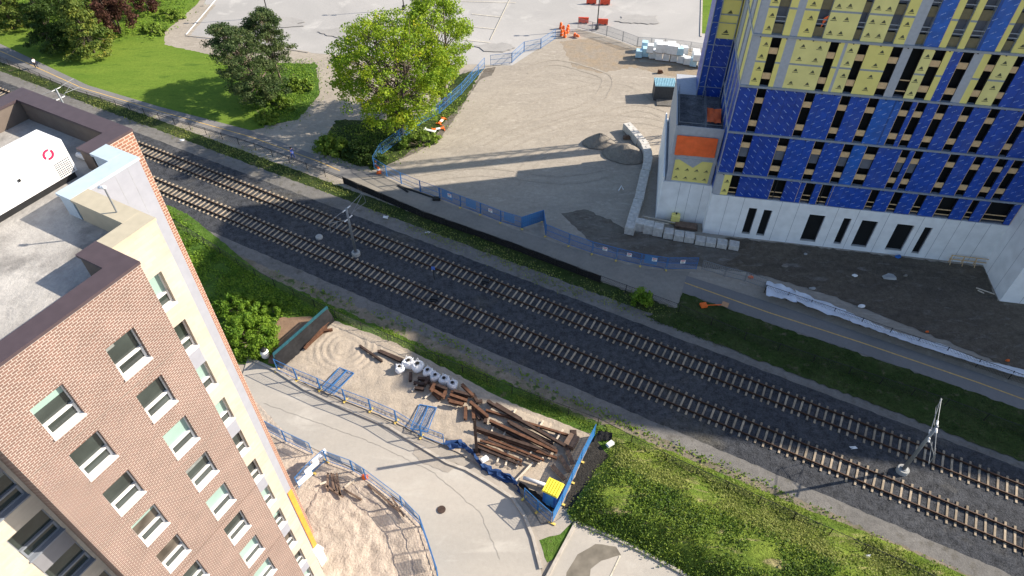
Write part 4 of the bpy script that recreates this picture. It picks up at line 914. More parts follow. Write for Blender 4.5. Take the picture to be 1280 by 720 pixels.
def wavy(name, label, cat, pts4, nx, nz, amp, m, par_loc=None, rz=0, group=None, thick=.02, sag=0):
    """draped sheet: bilinear patch with folds, closed to a real thickness"""
    a, bb, c, d = [Vector(p) for p in pts4]; B_ = MB(); vs = []; nrm = (bb - a).cross(d - a).normalized(); ph = random.uniform(0, 9)
    for s_ in (0, 1):
        for j in range(nz + 1):
            for i in range(nx + 1):
                u, v = i / nx, j / nz; p = a.lerp(bb, u).lerp(d.lerp(c, u), v)
                off = amp * (math.sin(u * 17 + ph + 2 * v) * .5 + math.sin(u * 7 - v * 6 + ph) * .5 + random.gauss(0, .25)); vs.append(p + nrm * (off if s_ == 0 else 0) + (Vector() if s_ == 0 else nrm * 0)); 
                if s_ == 1: vs[-1] = vs[j * (nx + 1) + i] - nrm * thick
    n0 = (nx + 1) * (nz + 1); fs = []
    for j in range(nz):
        for i in range(nx):
            q = j * (nx + 1) + i; fs.append((q, q + 1, q + nx + 2, q + nx + 1)); fs.append((n0 + q, n0 + q + nx + 1, n0 + q + nx + 2, n0 + q + 1))
    B_.add(vs, fs); o = B_.build(name, m, None, True)
    if par_loc is not None: o.location = par_loc; o.rotation_euler = (0, 0, rz)
    return tag(o, label, cat, group)
TL = (F0.x, F0.y, 0)
wavy('tarpaulin', 'large orange tarpaulin hung over the bay below the stone terrace', 'tarpaulin', [(-5.0, 1.68, 9.6), (-.5, 1.68, 9.65), (-.6, 1.68, 12.2), (-5.1, 1.68, 12.15)], 16, 8, .06, M['tarporange'], TL, TTH)
wavy('tarpaulin', 'faded orange tarpaulin lying on the stone terrace beside the rail', 'tarpaulin', [(-1.9, 4.1, 12.75), (-.35, 4.1, 12.75), (-.3, 6.6, 13.1), (-1.9, 6.6, 13.1)], 8, 8, .09, M['tarporange'], TL, TTH)
p = tuple(F0 + r1 * 5.0 + r2 * .25); wavy('tarpaulin', 'small red cloth caught in a high window opening of the tower', 'tarpaulin', [(onR(1026, 36)[0], .2, onR(1026, 36)[1]), (onR(1033, 27)[0], .2, onR(1033, 27)[1]), (onR(1039, 19)[0], .2, onR(1039, 19)[1]), (onR(1030, 24)[0], .2, onR(1030, 24)[1])], 5, 5, .05, M['tarporange'], TL, TTH)
# material hoist behind the tower
hp = Vector((32, 86.0, 0)); hm = thing('hoist_mast', 'steel hoist mast standing on the ground behind the unfinished tower', 'hoist', tuple(hp), TTH)
b = MB()
for x in (-.8, .8):
    for y in (-.8, .8): b.bar((x, y, 0), (x, y, 33), .18)
for k in range(22):
    z = k * 1.5; b.bar((-.8, -.8, z), (.8, -.8, z + 1.5), .1); b.bar((.8, .8, z), (-.8, .8, z + 1.5), .1); b.bar((-.8, .8, z), (-.8, -.8, z + 1.5), .1)
b.build('mast', M['bluesteel'], hm); b = MB(); b.box(-.9, .9, -1.7, -.9, 12, 30); b.build('shadow_box', M['gypsum'], hm)  # unseen box on the mast, added to deepen its shadow band

# ================================================================== FENCES
def fence_panel(p, q, label, group, m='fencemesh', frame='bluesteel', foot='footyellow', hgt=1.85, cat='fence panel', rails=True, sign=False):
    p = Vector(p); q = Vector(q); d = q - p; L_ = d.length
    t = thing('fence_panel', label, cat, (p.x, p.y, SHEETZ[0] - .02), math.atan2(d.y, d.x), group)
    e = .05; b = MB()
    for x in (e, L_ - e): b.bar((x, 0, 0.02), (x, 0, hgt), .055)
    for z in (.18, hgt - .03): b.bar((e, 0, z), (L_ - e, 0, z), .045)
    if rails: b.bar((e, 0, hgt * .55), (L_ - e, 0, hgt * .55), .04)
    b.build('frame', M[frame], t)
    b = MB(); b.quad((e, 0.004, .2), (L_ - e, 0.004, .2), (L_ - e, 0.004, hgt - .05), (e, .004, hgt - .05)); b.build('mesh', M[m], t)
    if m in ('scrimlight', 'scrimdark') and random.random() < .35:
        b = MB(); x0 = random.uniform(.1, .4) * L_; b.quad((x0, -.012, .55), (x0 + L_ * .5, -.012, .5), (x0 + L_ * .5, -.012, hgt - .1), (x0, -.012, hgt - .08)); b.build('banner', M['banner'], t)
    if foot:
        b = MB(); b.box(-.09, .09, -.3, .3, 0, .07); b.build('foot', M[foot], t)
    if sign:
        b = MB(); b.box(L_ * .5 - .28, L_ * .5 + .28, -.035, -.02, 1.0, 1.5, 0); b.box(L_ * .5 - .22, L_ * .5 + .22, -.039, -.035, 1.32, 1.44, 1)
        for k in range(3): b.box(L_ * .5 - .2, L_ * .5 + .18 - k * .05, -.039, -.035, 1.08 + k * .07, 1.11 + k * .07, 2)
        b.build('sign', [M['white'], M['signred'], M['mark']], t)
    return t
def fence_run(px, label, group, signs=(), **k):
    pts = [at(x, y) for x, y in px]
    for i in range(len(pts) - 1):
        a = pts[i]; b_ = pts[i + 1]; L_ = (b_ - a).length; n = max(1, round(L_ / 3.1))
        for j in range(n): fence_panel(a.lerp(b_, j / n), a.lerp(b_, (j + 1) / n), label + (', with a sign' if (i, j) in signs or i in signs else ''), group, sign=(i in signs), **k)
GF = 'blue temporary fence panels'
fence_run([(347, 464), (372, 476), (401, 488), (432, 502), (464, 514), (496, 528), (527, 547), (556, 558)], 'blue mesh fence panel standing along the storage yard kerb with yellow feet', GF + ' along the yard kerb')
fence_run([(318, 531), (358, 553), (392, 569)], 'blue mesh fence panel beside the pale sidewalk next to the brick block', GF + ' beside the apartment block', m='scrimlight', foot=None)
fence_run([(409, 578), (442, 590), (458, 600), (503, 634), (527, 659), (537, 688), (548, 722), (552, 760)], 'blue mesh fence panel curving round the rutted sand yard', GF + ' round the sand yard', foot=None, m='scrimlight')
fence_run([(409, 577), (392, 592), (374, 612)], 'blue fence panel at the gate of the sand yard', GF + ' at the gate')
fence_run([(655, 624), (672, 640), (689, 655)], 'blue slatted fence panel on the road side of the portable toilet', GF + ' by the toilet', m='scrimlight', rails=True)
fence_run([(690, 655), (702, 631), (714, 604), (726, 578), (743, 545)], 'bright blue slatted fence panel between the beam yard and the black soil', GF + ' beside the black soil', m='scrim', foot='footyellow')
fence_run([(468, 212), (484, 222), (502, 231), (526, 241), (550, 250)], 'blue mesh fence panel at the path corner beside the maple', GF + ' by the maple', foot=None)
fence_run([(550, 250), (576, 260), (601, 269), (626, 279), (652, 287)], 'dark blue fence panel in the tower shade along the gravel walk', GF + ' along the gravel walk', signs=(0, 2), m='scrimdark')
fence_run([(652, 287), (679, 278), (682, 296)], 'blue scrimmed fence panel where the site fence turns a corner', GF + ' at the site corner', m='scrim')
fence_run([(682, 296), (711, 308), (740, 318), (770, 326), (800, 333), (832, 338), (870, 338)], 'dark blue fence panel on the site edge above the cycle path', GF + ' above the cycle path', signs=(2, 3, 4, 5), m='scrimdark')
fence_run([(468, 211), (477, 195), (500, 178), (524, 158), (550, 143), (577, 119), (590, 104), (606, 86)], 'blue mesh fence panel on the bank between the maple and the dirt site', GF + ' on the bank', foot=None)
fence_run([(613, 83), (640, 80), (655, 66), (676, 62), (694, 50)], 'blue mesh fence panel between the parking lot and the dirt site', GF + ' by the parking lot', foot=None)
fence_run([(722, 36), (758, 46), (778, 53), (796, 60), (830, 62), (862, 66), (884, 70)], 'grey wire fence panel behind the wrapped bundles', 'grey fence panels behind the bundles', m='greymesh', frame='greysteel', foot=None)
fence_run([(876, 338), (905, 347), (930, 353), (955, 362)], 'grey wire fence panel at the head of the eastern cycle path', 'grey fence panels by the cycle path', m='greymesh', frame='greysteel', foot=None, hgt=1.5)
# panels lying on the sand
for pts, lab in (([(404, 489), (419, 496), (443, 469), (425, 462)], 'blue fence panel lying on the sand at the left end of the yard kerb'), ([(514, 540), (535, 544), (546, 512), (525, 508)], 'blue fence panel lying on the sand near the rusty steel stacks')):
    a, b_, c, d = [at(x, y) for x, y in pts]; z = Vector((0, 0, .32)); t = thing('fence_panel', lab, 'fence panel', tuple(a), 0, 'fence panels lying on the sand')
    a2, b2, c2, d2 = [v - a + z + Vector((0, 0, .25 if i < 2 else 0)) for i, v in enumerate((a, b_, c, d))]; m_ = MB()
    for s_, e_ in ((a2, b2), (b2, c2), (c2, d2), (d2, a2), ((a2 + b2) / 2, (c2 + d2) / 2)): m_.bar(s_, e_, .07)
    m_.build('frame', M['bluesteel'], t); m_ = MB()
    for k in range(1, 9): m_.bar(a2.lerp(b2, k / 9), d2.lerp(c2, k / 9), .016)
    for k in range(1, 18): m_.bar(a2.lerp(d2, k / 18), b2.lerp(c2, k / 18), .016)
    m_.build('mesh', M['bluesteel'], t)
# chain link fences
def chain_fence(label, px, hgt, spacing, fabric=None, fm='black', world=None):
    pts = world or [at(x, y) for x, y in px]; o0 = pts[0].copy(); t = thing('chain_link_fence', label, 'fence', tuple(o0))
    pts = [p - o0 for p in pts]; m_ = MB(); rl = MB()
    for i in range(len(pts) - 1):
        a, b_ = pts[i], pts[i + 1]; d = b_ - a; L_ = d.length; n = max(1, round(L_ / spacing))
        for j in range(n + (1 if i == len(pts) - 2 else 0)):
            p = a + d * (j / n); s_ = MB(); s_.tube([(0, 0, 0), (0, 0, hgt + .08)], .04, 6); o = s_.build('post', M['blacksteel'], t); o.location = p
        rl.tube([a + Vector((0, 0, hgt)), b_ + Vector((0, 0, hgt))], .028, 5)
        ax = Vector((d.y, -d.x, 0)).normalized() * .01
        # wires: two diagonal sets, real strands
        k = 0.0; 
        while k < L_:
            for sg in (1, -1):
                e = k + sg * hgt
                s0 = a + d * (k / L_); e1_ = min(max(e, 0), L_); zt = abs(e1_ - k); m_.bar(s0 + Vector((0, 0, .03)), a + d * (e1_ / L_) + Vector((0, 0, max(.04, min(zt, hgt)))), .012)
            k += .3
    rl.build('rail', M['blacksteel'], t); m_.build('wire', M['blacksteel'], t)
    if fabric:
        f = MB()
        for px2 in fabric:
            q = densify([at(x, y) - o0 for x, y in px2], .5, 0, False)
            for i in range(len(q) - 1):
                h0 = hgt - .1 + .05 * math.sin(i * .9); h1 = hgt - .1 + .05 * math.sin((i + 1) * .9); o_ = TN * -.06
                f.quad(q[i] + o_, q[i + 1] + o_ + TN * .02 * math.sin(i), q[i + 1] + o_ + Vector((0, 0, h1)), q[i] + o_ + Vector((0, 0, h0)))
        f.build('screen_fabric', M[fm], t)
    return t
chain_fence('black chain link fence between cycle path and tracks, part screened in black fabric', [(-60, 50), (0, 77), (95, 118), (200, 150), (320, 188), (430, 230), (530, 273), (640, 312), (750, 354), (848, 390)], 1.15, 3.0, [[(430, 229), (530, 272), (640, 311), (750, 353)]])
chain_fence('black chain link fence sunk in the shaded grass below the eastern cycle path', [(848, 390), (930, 425), (1060, 468), (1180, 508), (1280, 545), (1400, 585)], 1.15, 3.2)
chain_fence('black chain link fence on the grass strip between storage yard and tracks', [(180, 258), (320, 346), (420, 398), (520, 442), (640, 492), (747, 532), (832, 577), (947, 630), (1035, 670), (1123, 710), (1240, 765)], 1.2, 3.0)
chain_fence('black chain link fence beside the mud yard, hung with white sheeting', [(955, 366), (1040, 395), (1110, 420), (1180, 444), (1260, 474), (1400, 522)], 1.2, 2.7)
# white sheeting
TW_U = [(958, 350), (994, 362), (1057, 388), (1107, 411), (1140, 420), (1180, 431), (1220, 448), (1280, 462), (1330, 480)]
TW_L = [(958, 368), (996, 378), (1062, 401), (1103, 416), (1140, 429), (1178, 441), (1217, 453), (1257, 465), (1300, 478)]
for i in range(8):
    a = at(*TW_L[i], 1.15); b_ = at(*TW_L[i + 1], 1.15); u0 = at(*TW_U[i], .25); u1 = at(*TW_U[i + 1], .25)
    labs = ['rumpled white sheet heaped at the head of the mud yard fence', 'wrinkled white sheet over the fence, second along from the path head', 'folded white sheet where the fence dips, third along from the path head'] + ['smooth white sheet draped on the mud yard fence above the cycle path'] * 5
    wavy('white_sheet', labs[i], 'sheet', [a, b_, u1, u0], 10, 5, (.16, .14, .09, .05, .04, .04, .03, .03)[i], M['tarpwhite'], group='white sheets on the fence')
# dark screened fence at the yard's left end
bp = [at(347, 458), at(413, 399)]
d = bp[1] - bp[0]; t = thing('screened_fence', 'teal topped fence with sagging black fabric at the left end of the storage yard', 'fence', tuple(bp[0]), math.atan2(d.y, d.x)); L_ = d.length
b = MB()
for k in range(5): b.bar((L_ * k / 4, 0, 0), (L_ * k / 4, 0, 2.0), .08)
b.bar((0, 0, 1.97), (L_, 0, 1.97), .12); b.bar((0, 0, 1.75), (L_, 0, 1.75), .09); b.build('frame', M['teal'], t)
wf = wavy('fabric', None, None, [(0, -.75, .12), (L_, -.7, .12), (L_, -.06, 1.72), (0, -.06, 1.72)], 26, 8, .12, M['black']); wf.parent = t; wf.location = (0, 0, 0)
# crumpled netting
b = MB(); pts = densify([at(x, y) for x, y in [(558, 556), (576, 556), (592, 566), (600, 582), (622, 594), (640, 600), (648, 612)]], .35, 0, False); vs = []
for p in pts:
    for j in range(8):
        v = j / 7; vs.append((p.x + random.gauss(0, .12) + (v - .5) * -.5, p.y + random.gauss(0, .1) + (v - .5) * 1.1, .06 + math.sin(v * PI) * random.uniform(.12, .5)))
fs = [(i * 8 + j, (i + 1) * 8 + j, (i + 1) * 8 + j + 1, i * 8 + j + 1) for i in range(len(pts) - 1) for j in range(7)]
b.add(vs, fs); o = b.build('debris_netting', M['netting']); tag(o, 'collapsed dark blue netting heaped along the kerb by the steel beams', 'netting')
# white boards at the gate
for i, (px, z) in enumerate([((404, 573), 1.55), ((394, 584), 1.25), ((384, 595), .95)]):
    p = at(px[0] + 3, px[1] + 8); b = MB(); b.box(-.75, .75, -.03, .03, z - .25, z + .25); b.box(-.75, .75, -.05, -.03, z - .03, z + .03, 1)
    o = b.build('barricade_board', [M['white'], M['tape']]); o.location = (p.x, p.y - .25, 0); o.rotation_euler = (0.25, 0, R(-130)); tag(o, ['uppermost white barricade board on the sand yard gate', 'middle white barricade board on the sand yard gate', 'lowest white barricade board on the sand yard gate'][i], 'barricade board', 'white boards on the gate')

YZ = SHEETZ[0] + .1
# ================================================================== STORAGE YARD
ZY = lambda x, y: (570 + x / 4, 490 + y / 4)
ZX = lambda x, y: (400 + x / 4, 380 + y / 4)
def beam(a, b_, wd, m, label, group, z=.12, name='steel_beam', h=None):
    a = at(*a, z + YZ); b_ = at(*b_, z + YZ); d = b_ - a; L_ = d.length; h = h or wd; m_ = MB(); t_ = max(.025, wd * .1)
    m_.box(0, L_, -wd / 2, wd / 2, 0, t_); m_.box(0, L_, -wd / 2, wd / 2, h - t_, h); m_.box(0, L_, -t_ / 2, t_ / 2, t_, h - t_)
    o = m_.build(name, m); o.location = a; o.rotation_euler = (random.uniform(-.05, .05), 0, math.atan2(d.y, d.x)); return tag(o, label, 'steel beam', group)
GB = 'long steel beams in the storage yard'
longs = [((155, 50), (545, 275), .34, 'rustdark', .32), ((150, 95), (560, 220), .28, 'rust', .1), ((168, 148), (505, 305), .36, 'rust', .3), ((175, 158), (470, 318), .32, 'rustdark', .12), ((258, 150), (485, 262), .3, 'rustdark', .12), ((270, 160), (500, 290), .3, 'rustdark', .38), ((88, 180), (420, 290), .34, 'rustdark', .28), ((95, 192), (505, 335), .3, 'rust', .1), ((160, 232), (440, 345), .26, 'rust', .12), ((150, 240), (420, 352), .2, 'rustdark', .3), ((108, 258), (330, 350), .28, 'rust', .12), ((100, 275), (330, 370), .24, 'rustdark', .12), ((120, 245), (300, 300), .24, 'rust', .35), ((200, 60), (330, 140), .26, 'rustdark', .1), ((330, 150), (440, 215), .24, 'rustdark', .3)]
for i, (a, c, wd, m_, z) in enumerate(longs):
    lab = ['topmost dark steel beam crossing the whole long pile', 'thin rusty steel beam lying apart above the long pile', 'thick rusty steel beam on top of the long pile'][i] if i < 3 else ('dark brown long steel beam in the pile beside the blue fence' if m_ == 'rustdark' else 'rusty long steel beam in the pile beside the blue fence')
    beam(ZY(*a), ZY(*c), wd * .78, M[m_], lab, GB, z)
p = at(596, 567); t = thing('steel_post', 'upright dark steel post at the left end of the long beams', 'post', (p.x, p.y, YZ - .05)); b = MB(); b.box(-.12, .12, -.13, -.1, 0, 5.2); b.box(-.12, .12, .1, .13, 0, 5.2); b.box(-.015, .015, -.1, .1, 0, 5.2); b.build('shaft', M['rustdark'], t); b = MB(); b.box(-.35, .35, -.35, .35, 0, .06); b.build('base_plate', M['rustdark'], t)
# short stacks
GS = 'short steel pieces stacked by the white bags'
st = [((455, 350), (452, 390), 'rustdark', .05), ((490, 378), (548, 385), 'rustdark', .1), ((470, 398), (530, 410), 'rustdark', .1), ((475, 425), (520, 432), 'rustdark', .1), ((535, 372), (548, 400), 'rustdark', .1), ((525, 405), (545, 375), 'rustdark', .35)]
st += [((550, 410), (630, 440), 'rust', .1), ((548, 425), (620, 470), 'rust', .3), ((560, 400), (636, 432), 'rustdark', .5), ((560, 442), (600, 480), 'rust', .1), ((575, 405), (555, 440), 'rust', .65), ((630, 440), (615, 475), 'rust', .3)]
st += [((655, 445), (740, 470), 'rust', .1), ((650, 460), (735, 490), 'rust', .3), ((640, 478), (720, 500), 'rust', .1), ((645, 492), (715, 508), 'rust', .35), ((670, 440), (760, 465), 'rustdark', .45), ((710, 408), (765, 465), 'rust', .5), ((765, 455), (785, 490), 'rustdark', .1)]
st += [((730, 520), (728, 582), 'rust', .1), ((745, 515), (748, 585), 'rust', .1), ((765, 520), (770, 580), 'rust', .1), ((750, 495), (840, 570), 'rust', .4), ((775, 535), (800, 582), 'rustdark', .1), ((790, 540), (830, 580), 'rustdark', .1), ((812, 490), (780, 495), 'rustdark', .1), ((830, 580), (826, 600), 'rustdark', .15), ((840, 490), (870, 515), 'rustdark', .1)]
for i, (a, c, m_, z) in enumerate(st):
    if a == (745, 515): continue
    lab = 'dark short steel offcut in the first heap below the white bags' if i < 6 else ('rusty short steel piece in the second heap below the white bags' if i < 12 else ('rusty short steel piece in the third heap, with one propped up' if i < 19 else 'rusty short steel piece in the last heap beside the long beams'))
    beam(ZX(*a), ZX(*c), .3, M[m_], lab, GS, z)
for a, c, lab in (((200, 212), (312, 290), 'single dark rusty beam lying alone on the open sand'), ((290, 238), (408, 292), 'rusty beam left of the white bags, upper of a pair'), ((300, 236), (418, 284), 'rusty beam left of the white bags, lower of a pair')):
    beam(ZX(*a), ZX(*c), .22, M['rustdark'], lab, 'beams on the open sand', .04)
for a, c, lab in (((411, 404), (381, 437), 'rusty beam leaning by the black screened fence, longest of three'), ((409, 411), (384, 433), 'rusty beam by the black screened fence, the middle one'), ((404, 415), (416, 413), 'short rusty offcut at the end of the beams by the black screened fence')):
    beam(a, c, .25, M['rust'], lab, 'beams by the screened fence', .06)
GD = 'timber bearers under the steel'
def timber(a, c, wd, h, label, group, z=.03, m='timber'):
    a = at(*a, z + YZ); c = at(*c, z + YZ); m_ = MB(); d = c - a; m_.box(0, d.length, -wd / 2, wd / 2, 0, h); o = m_.build('timber_bearer', M[m]); o.location = a; o.rotation_euler = (0, 0, math.atan2(d.y, d.x)); return tag(o, label, 'timber', group)
for a, c in (((300, 88), (286, 112)), ((437, 145), (410, 188)), ((535, 190), (500, 242)), ((187, 175), (176, 206)), ((248, 200), (234, 226)), ((378, 300), (355, 338)), ((436, 330), (410, 364)), ((160, 230), (150, 262)), ((215, 330), (205, 352)), ((265, 290), (256, 318)), ((255, 345), (247, 370)), ((320, 330), (302, 378))):
    timber(ZY(*a), ZY(*c), .14, .14, 'pale timber bearer sticking out from under the long steel beams', GD)
for a, c in (((500, 388), (460, 440)), ((560, 445), (525, 472))):
    timber(ZX(*a), ZX(*c), .13, .13, 'pale timber bearer under the short steel heaps', GD)
timber(ZY(385, 355), ZY(300, 445), .16, .12, 'long pale timber lying on the sand beside the grey pipe', None)
for i, (x, y, r_) in enumerate([(402, 330, .75), (446, 305, .95), (490, 322, 1.0), (543, 348, .82), (577, 372, .8), (625, 390, .85), (666, 412, .8)]):
    p = at(*ZX(x, y + 10)); b = MB(); n = 16; vs = []; prof = [(.55, 0), (.9, .12), (1.0, .4), (.98, .72), (.88, .9), (.72, 1.0), (.6, 1.06), (.45, .98), (.12, .9)]
    for k, (rr, zz) in enumerate(prof):
        for j in range(n):
            a = 2 * PI * j / n; q = rr * r_ * (.66 + .07 * math.sin(a * 3 + i) + random.gauss(0, .03)); vs.append((q * math.cos(a), q * math.sin(a), zz * r_ * .85 + (random.gauss(0, .05) if k > 4 else 0)))
    fs = [(k * n + j, k * n + (j + 1) % n, (k + 1) * n + (j + 1) % n, (k + 1) * n + j) for k in range(len(prof) - 1) for j in range(n)] + [tuple(range(n - 1, -1, -1)), tuple((len(prof) - 1) * n + j for j in range(n))]
    t = thing('bulk_bag', ['small white bulk bag at the left end of the bag row, set forward', 'tall white bulk bag, second from the left in the bag row', 'largest white bulk bag with dark gaping top in the bag row', 'white bulk bag just right of the largest bag in the row', 'white bulk bag third from the right end of the bag row', 'white bulk bag second from the right end of the bag row', 'white bulk bag at the right end of the row beside the third steel heap'][i], 'bulk bag', (p.x, p.y, YZ - .05), random.uniform(0, 3), 'white bulk bags in the storage yard')
    b.add(vs, fs); b.build('sack', M['bag'], t, True); b = MB(); b.lathe([(.22 * r_, .0), (.05, .03)], 8); o = b.build('fill', M['soil'], t); o.location = (0.05, 0, .93 * r_)
    for a in (0.5, 2.1, 3.7, 5.2): b = MB(); b.tube([(.45 * r_ * math.cos(a), .45 * r_ * math.sin(a), .8 * r_), (.6 * r_ * math.cos(a + .3), .6 * r_ * math.sin(a + .3), 1.05 * r_), (.4 * r_ * math.cos(a + .7), .4 * r_ * math.sin(a + .7), .82 * r_)], .035, 5); b.build('strap', M['bag'], t)
# portable toilet
p = at(690, 627); t = thing('portable_toilet', 'blue portable toilet with ribbed yellow roof in the corner of the blue fence', 'portable toilet', (p.x, p.y, YZ - .06), R(-28))
b = MB(); b.box(-.62, .62, -.62, .62, .12, 2.15)
for k in (-.4, 0, .4): b.box(k - .05, k + .05, -.645, -.62, .2, 2.05); b.box(.62, .645, k - .05, k + .05, .2, 2.05)
b.build('cabin', M['toiletblue'], t); b = MB()
for k in range(6):
    x0 = -.7 + k * .233; b.hexa([(x0, -.7, 2.15), (x0 + .21, -.7, 2.15), (x0 + .21, .7, 2.15), (x0, .7, 2.15), (x0 + .02, -.66, 2.3), (x0 + .19, -.66, 2.3), (x0 + .19, .66, 2.34), (x0 + .02, .66, 2.34)])
b.box(-.71, .71, -.71, .71, 2.13, 2.2); b.build('roof', M['toiletyellow'], t)
b = MB(); b.box(-.35, .35, -.665, -.645, .2, 1.95); b.build('door', mat('lighter blue door', (.03, .2, .5), .4), t); b = MB(); b.box(-.66, .66, -.66, .66, 0, .12); b.build('base', M['black'], t)
a, c = at(654, 597, .25 + YZ), at(684, 607, .25 + YZ); b = MB(); b.tube([a, c], .17, 14); tag(b.build('pipe', M['pvc'], None, True), 'grey white plastic pipe lying against the portable toilet', 'pipe')
p = at(714, 556); b = MB(); b.box(-.6, .6, -.45, .45, 0, .55); b.box(-.64, .64, -.49, .49, .55, .62); o = b.build('crate', M['brownwood']); o.location = (p.x, p.y, YZ - .05); o.rotation_euler = (0, 0, R(60)); tag(o, 'brown wooden crate by the top of the blue slatted fence', 'crate')
p = at(716, 546); b = MB(); b.box(-.3, .3, -.3, .3, 0, .5); b.box(-.2, .2, -.2, .2, .5, .55); o = b.build('crate', M['rustdark']); o.location = (p.x, p.y, YZ - .05); tag(o, 'small dark steel box behind the brown crate', 'box')
for i, (a, c) in enumerate([((700, 570), (712, 590)), ((690, 582), (706, 600)), ((708, 560), (716, 580)), ((686, 600), (700, 612))]):
    timber(a, c, .35, .12, 'dark plank lying along the inside of the blue slatted fence', 'dark planks by the blue fence', .03 + i * .02, 'brownwood')
wavy('plastic_sheet', 'black plastic sheet crumpled over the end of the blue fence', 'plastic sheet', [at(742, 552, .12), at(764, 550, .12), at(766, 541, .35), at(748, 538, .5)], 8, 6, .15, M['black'])
wavy('plastic_sheet', 'black plastic sheet strung inside the lower blue fence by the toilet', 'plastic sheet', [at(648, 606, .1), at(690, 640, .1), at(687, 628, .9), at(650, 602, .7)], 12, 4, .1, M['black'])
for px, lab in (((762, 558), 'small white box thrown on the grass by the black soil'), ((606, 580), 'white paper sack on the blue netting')):
    p = at(*px); b = MB(); b.hexa([(-.35, -.2, 0), (.35, -.22, 0), (.33, .2, 0), (-.35, .2, 0), (-.3, -.2, .3), (.34, -.18, .33), (.3, .2, .28), (-.33, .16, .3)]); o = b.build('white_box', M['white']); o.location = (p.x, p.y, .3 if px[0] > 700 else .7); o.rotation_euler = (0, 0, .6); tag(o, lab, 'box')
# white bin at hedge
p = at(333, 447); t = thing('litter_bin', 'rounded white bin with dark top between the hedge and the kerb', 'bin', (p.x, p.y, .1)); b = MB(); b.lathe([(.3, 0), (.42, .25), (.42, .85), (.3, 1.05)], 14); b.build('body', M['white'], t, True); b = MB(); b.lathe([(.3, 1.05), (.34, 1.15), (.15, 1.3)], 12); b.build('lid', M['blacksteel'], t, True)
# manhole, sand yard timbers
p = at(552, 638); b = MB(); b.lathe([(.36, 0), (.36, .012), (.31, .016)], 20); b.lathe([(.1, .02), (.1, .03)], 8); o = b.build('manhole_cover', M['rustdark']); o.location = (p.x, p.y, SHEETZ[0] + .004); tag(o, 'round rusty manhole cover in the pale road', 'manhole')
Z7 = lambda x, y: (320 + x / 6, 540 + y / 6)
for a, c in (((540, 310), (538, 445)), ((565, 310), (590, 450)), ((580, 315), (630, 470)), ((605, 310), (635, 480)), ((520, 400), (655, 490))): timber(Z7(*a), Z7(*c), .16, .1, 'brown stake in the bundle lying at the sand yard gate', 'stakes at the sand yard gate', .06, 'brownwood')
for a, c, lab in (((665, 415), (735, 360), 'pale plank lying near the sand yard gate'), ((480, 395), (545, 370), 'pale board at the yard edge beside the sidewalk')): timber(Z7(*a), Z7(*c), .18, .08, lab, None, .06)
for a, c in (((430, 612), (452, 625)), ((460, 606), (500, 640)), ((490, 622), (505, 646))): timber(a, c, .14, .12, 'brown edge timber lying beside the curved blue fence', 'edge timbers by the curved fence', .05, 'brownwood')
for px, lab in (((456, 598), 'orange cone foot under the curved blue fence near the gate'),): 
    p = at(*px); b = MB(); b.box(-.3, .3, -.3, .3, 0, .06); b.lathe([(.24, .06), (.06, .6)], 10); o = b.build('traffic_cone', M['barrel']); o.location = (p.x, p.y, .06); tag(o, lab, 'traffic cone')

# ================================================================== BUILDING SITE OBJECTS
def mound(px, rad, hgt, label):
    p = at(*px); b = MB(); n, k = 28, 10; vs = [(0, 0, hgt)]
    for i in range(1, k + 1):
        for j in range(n):
            a = 2 * PI * j / n; r_ = rad * i / k * (1 + .1 * math.sin(2 * a + rad) + random.gauss(0, .02)); vs.append((r_ * math.cos(a), r_ * math.sin(a) * .8, max(-.02, hgt * (1 - (i / k) ** 1.25) + random.gauss(0, .05 if i < k else 0))))
    fs = [(0, 1 + j, 1 + (j + 1) % n) for j in range(n)] + [(1 + (i - 1) * n + j, 1 + i * n + j, 1 + i * n + (j + 1) % n, 1 + (i - 1) * n + (j + 1) % n) for i in range(1, k) for j in range(n)]
    b.add(vs, fs); o = b.build('gravel_heap', M['mound'], None, True); o.location = (p.x, p.y, SHEETZ[0]); tag(o, label, 'gravel heap', 'gravel heaps on the site')
mound((749, 180), 2.2, 1.6, 'smaller dark gravel heap, left of the two on the site')
mound((781, 194), 3.0, 1.7, 'larger gravel heap in front of the curved block wall')
b = MB(); b.box(-.5, .5, -.3, .3, 0, .3); b.box(-.3, .3, -.2, .2, .3, .45); p = at(783, 174); o = b.build('loose_block', M['brownwood']); o.location = (p.x, p.y, SHEETZ[0]); tag(o, 'small brown block lying between the two gravel heaps', 'block')
def block(p, rz, L_, W_, h, z, label, group, m='blockconc'):
    b = MB(); e = .05
    b.hexa([(-L_ / 2, -W_ / 2, 0), (L_ / 2, -W_ / 2, 0), (L_ / 2, W_ / 2, 0), (-L_ / 2, W_ / 2, 0), (-L_ / 2, -W_ / 2, h - e), (L_ / 2, -W_ / 2, h - e), (L_ / 2, W_ / 2, h - e), (-L_ / 2, W_ / 2, h - e)])
    b.hexa([(-L_ / 2, -W_ / 2, h - e), (L_ / 2, -W_ / 2, h - e), (L_ / 2, W_ / 2, h - e), (-L_ / 2, W_ / 2, h - e), (-L_ / 2 + e, -W_ / 2 + e, h), (L_ / 2 - e, -W_ / 2 + e, h), (L_ / 2 - e, W_ / 2 - e, h), (-L_ / 2 + e, W_ / 2 - e, h)])
    b.box(-.2, .2, -.04, .04, h, h + .05)
    o = b.build('concrete_block', M[m]); o.location = (p.x, p.y, z + SHEETZ[0]); o.rotation_euler = (0, 0, rz); return tag(o, label, 'concrete block', group)
wl = densify([at(x, y, 1.0) for x, y in [(783, 155), (793, 165), (802, 176), (809, 186), (810, 198), (807, 214), (802, 234), (797, 254), (791, 274), (787, 287)]], .2, 0, False)
acc = 0; last = wl[0]; wp = [wl[0]]
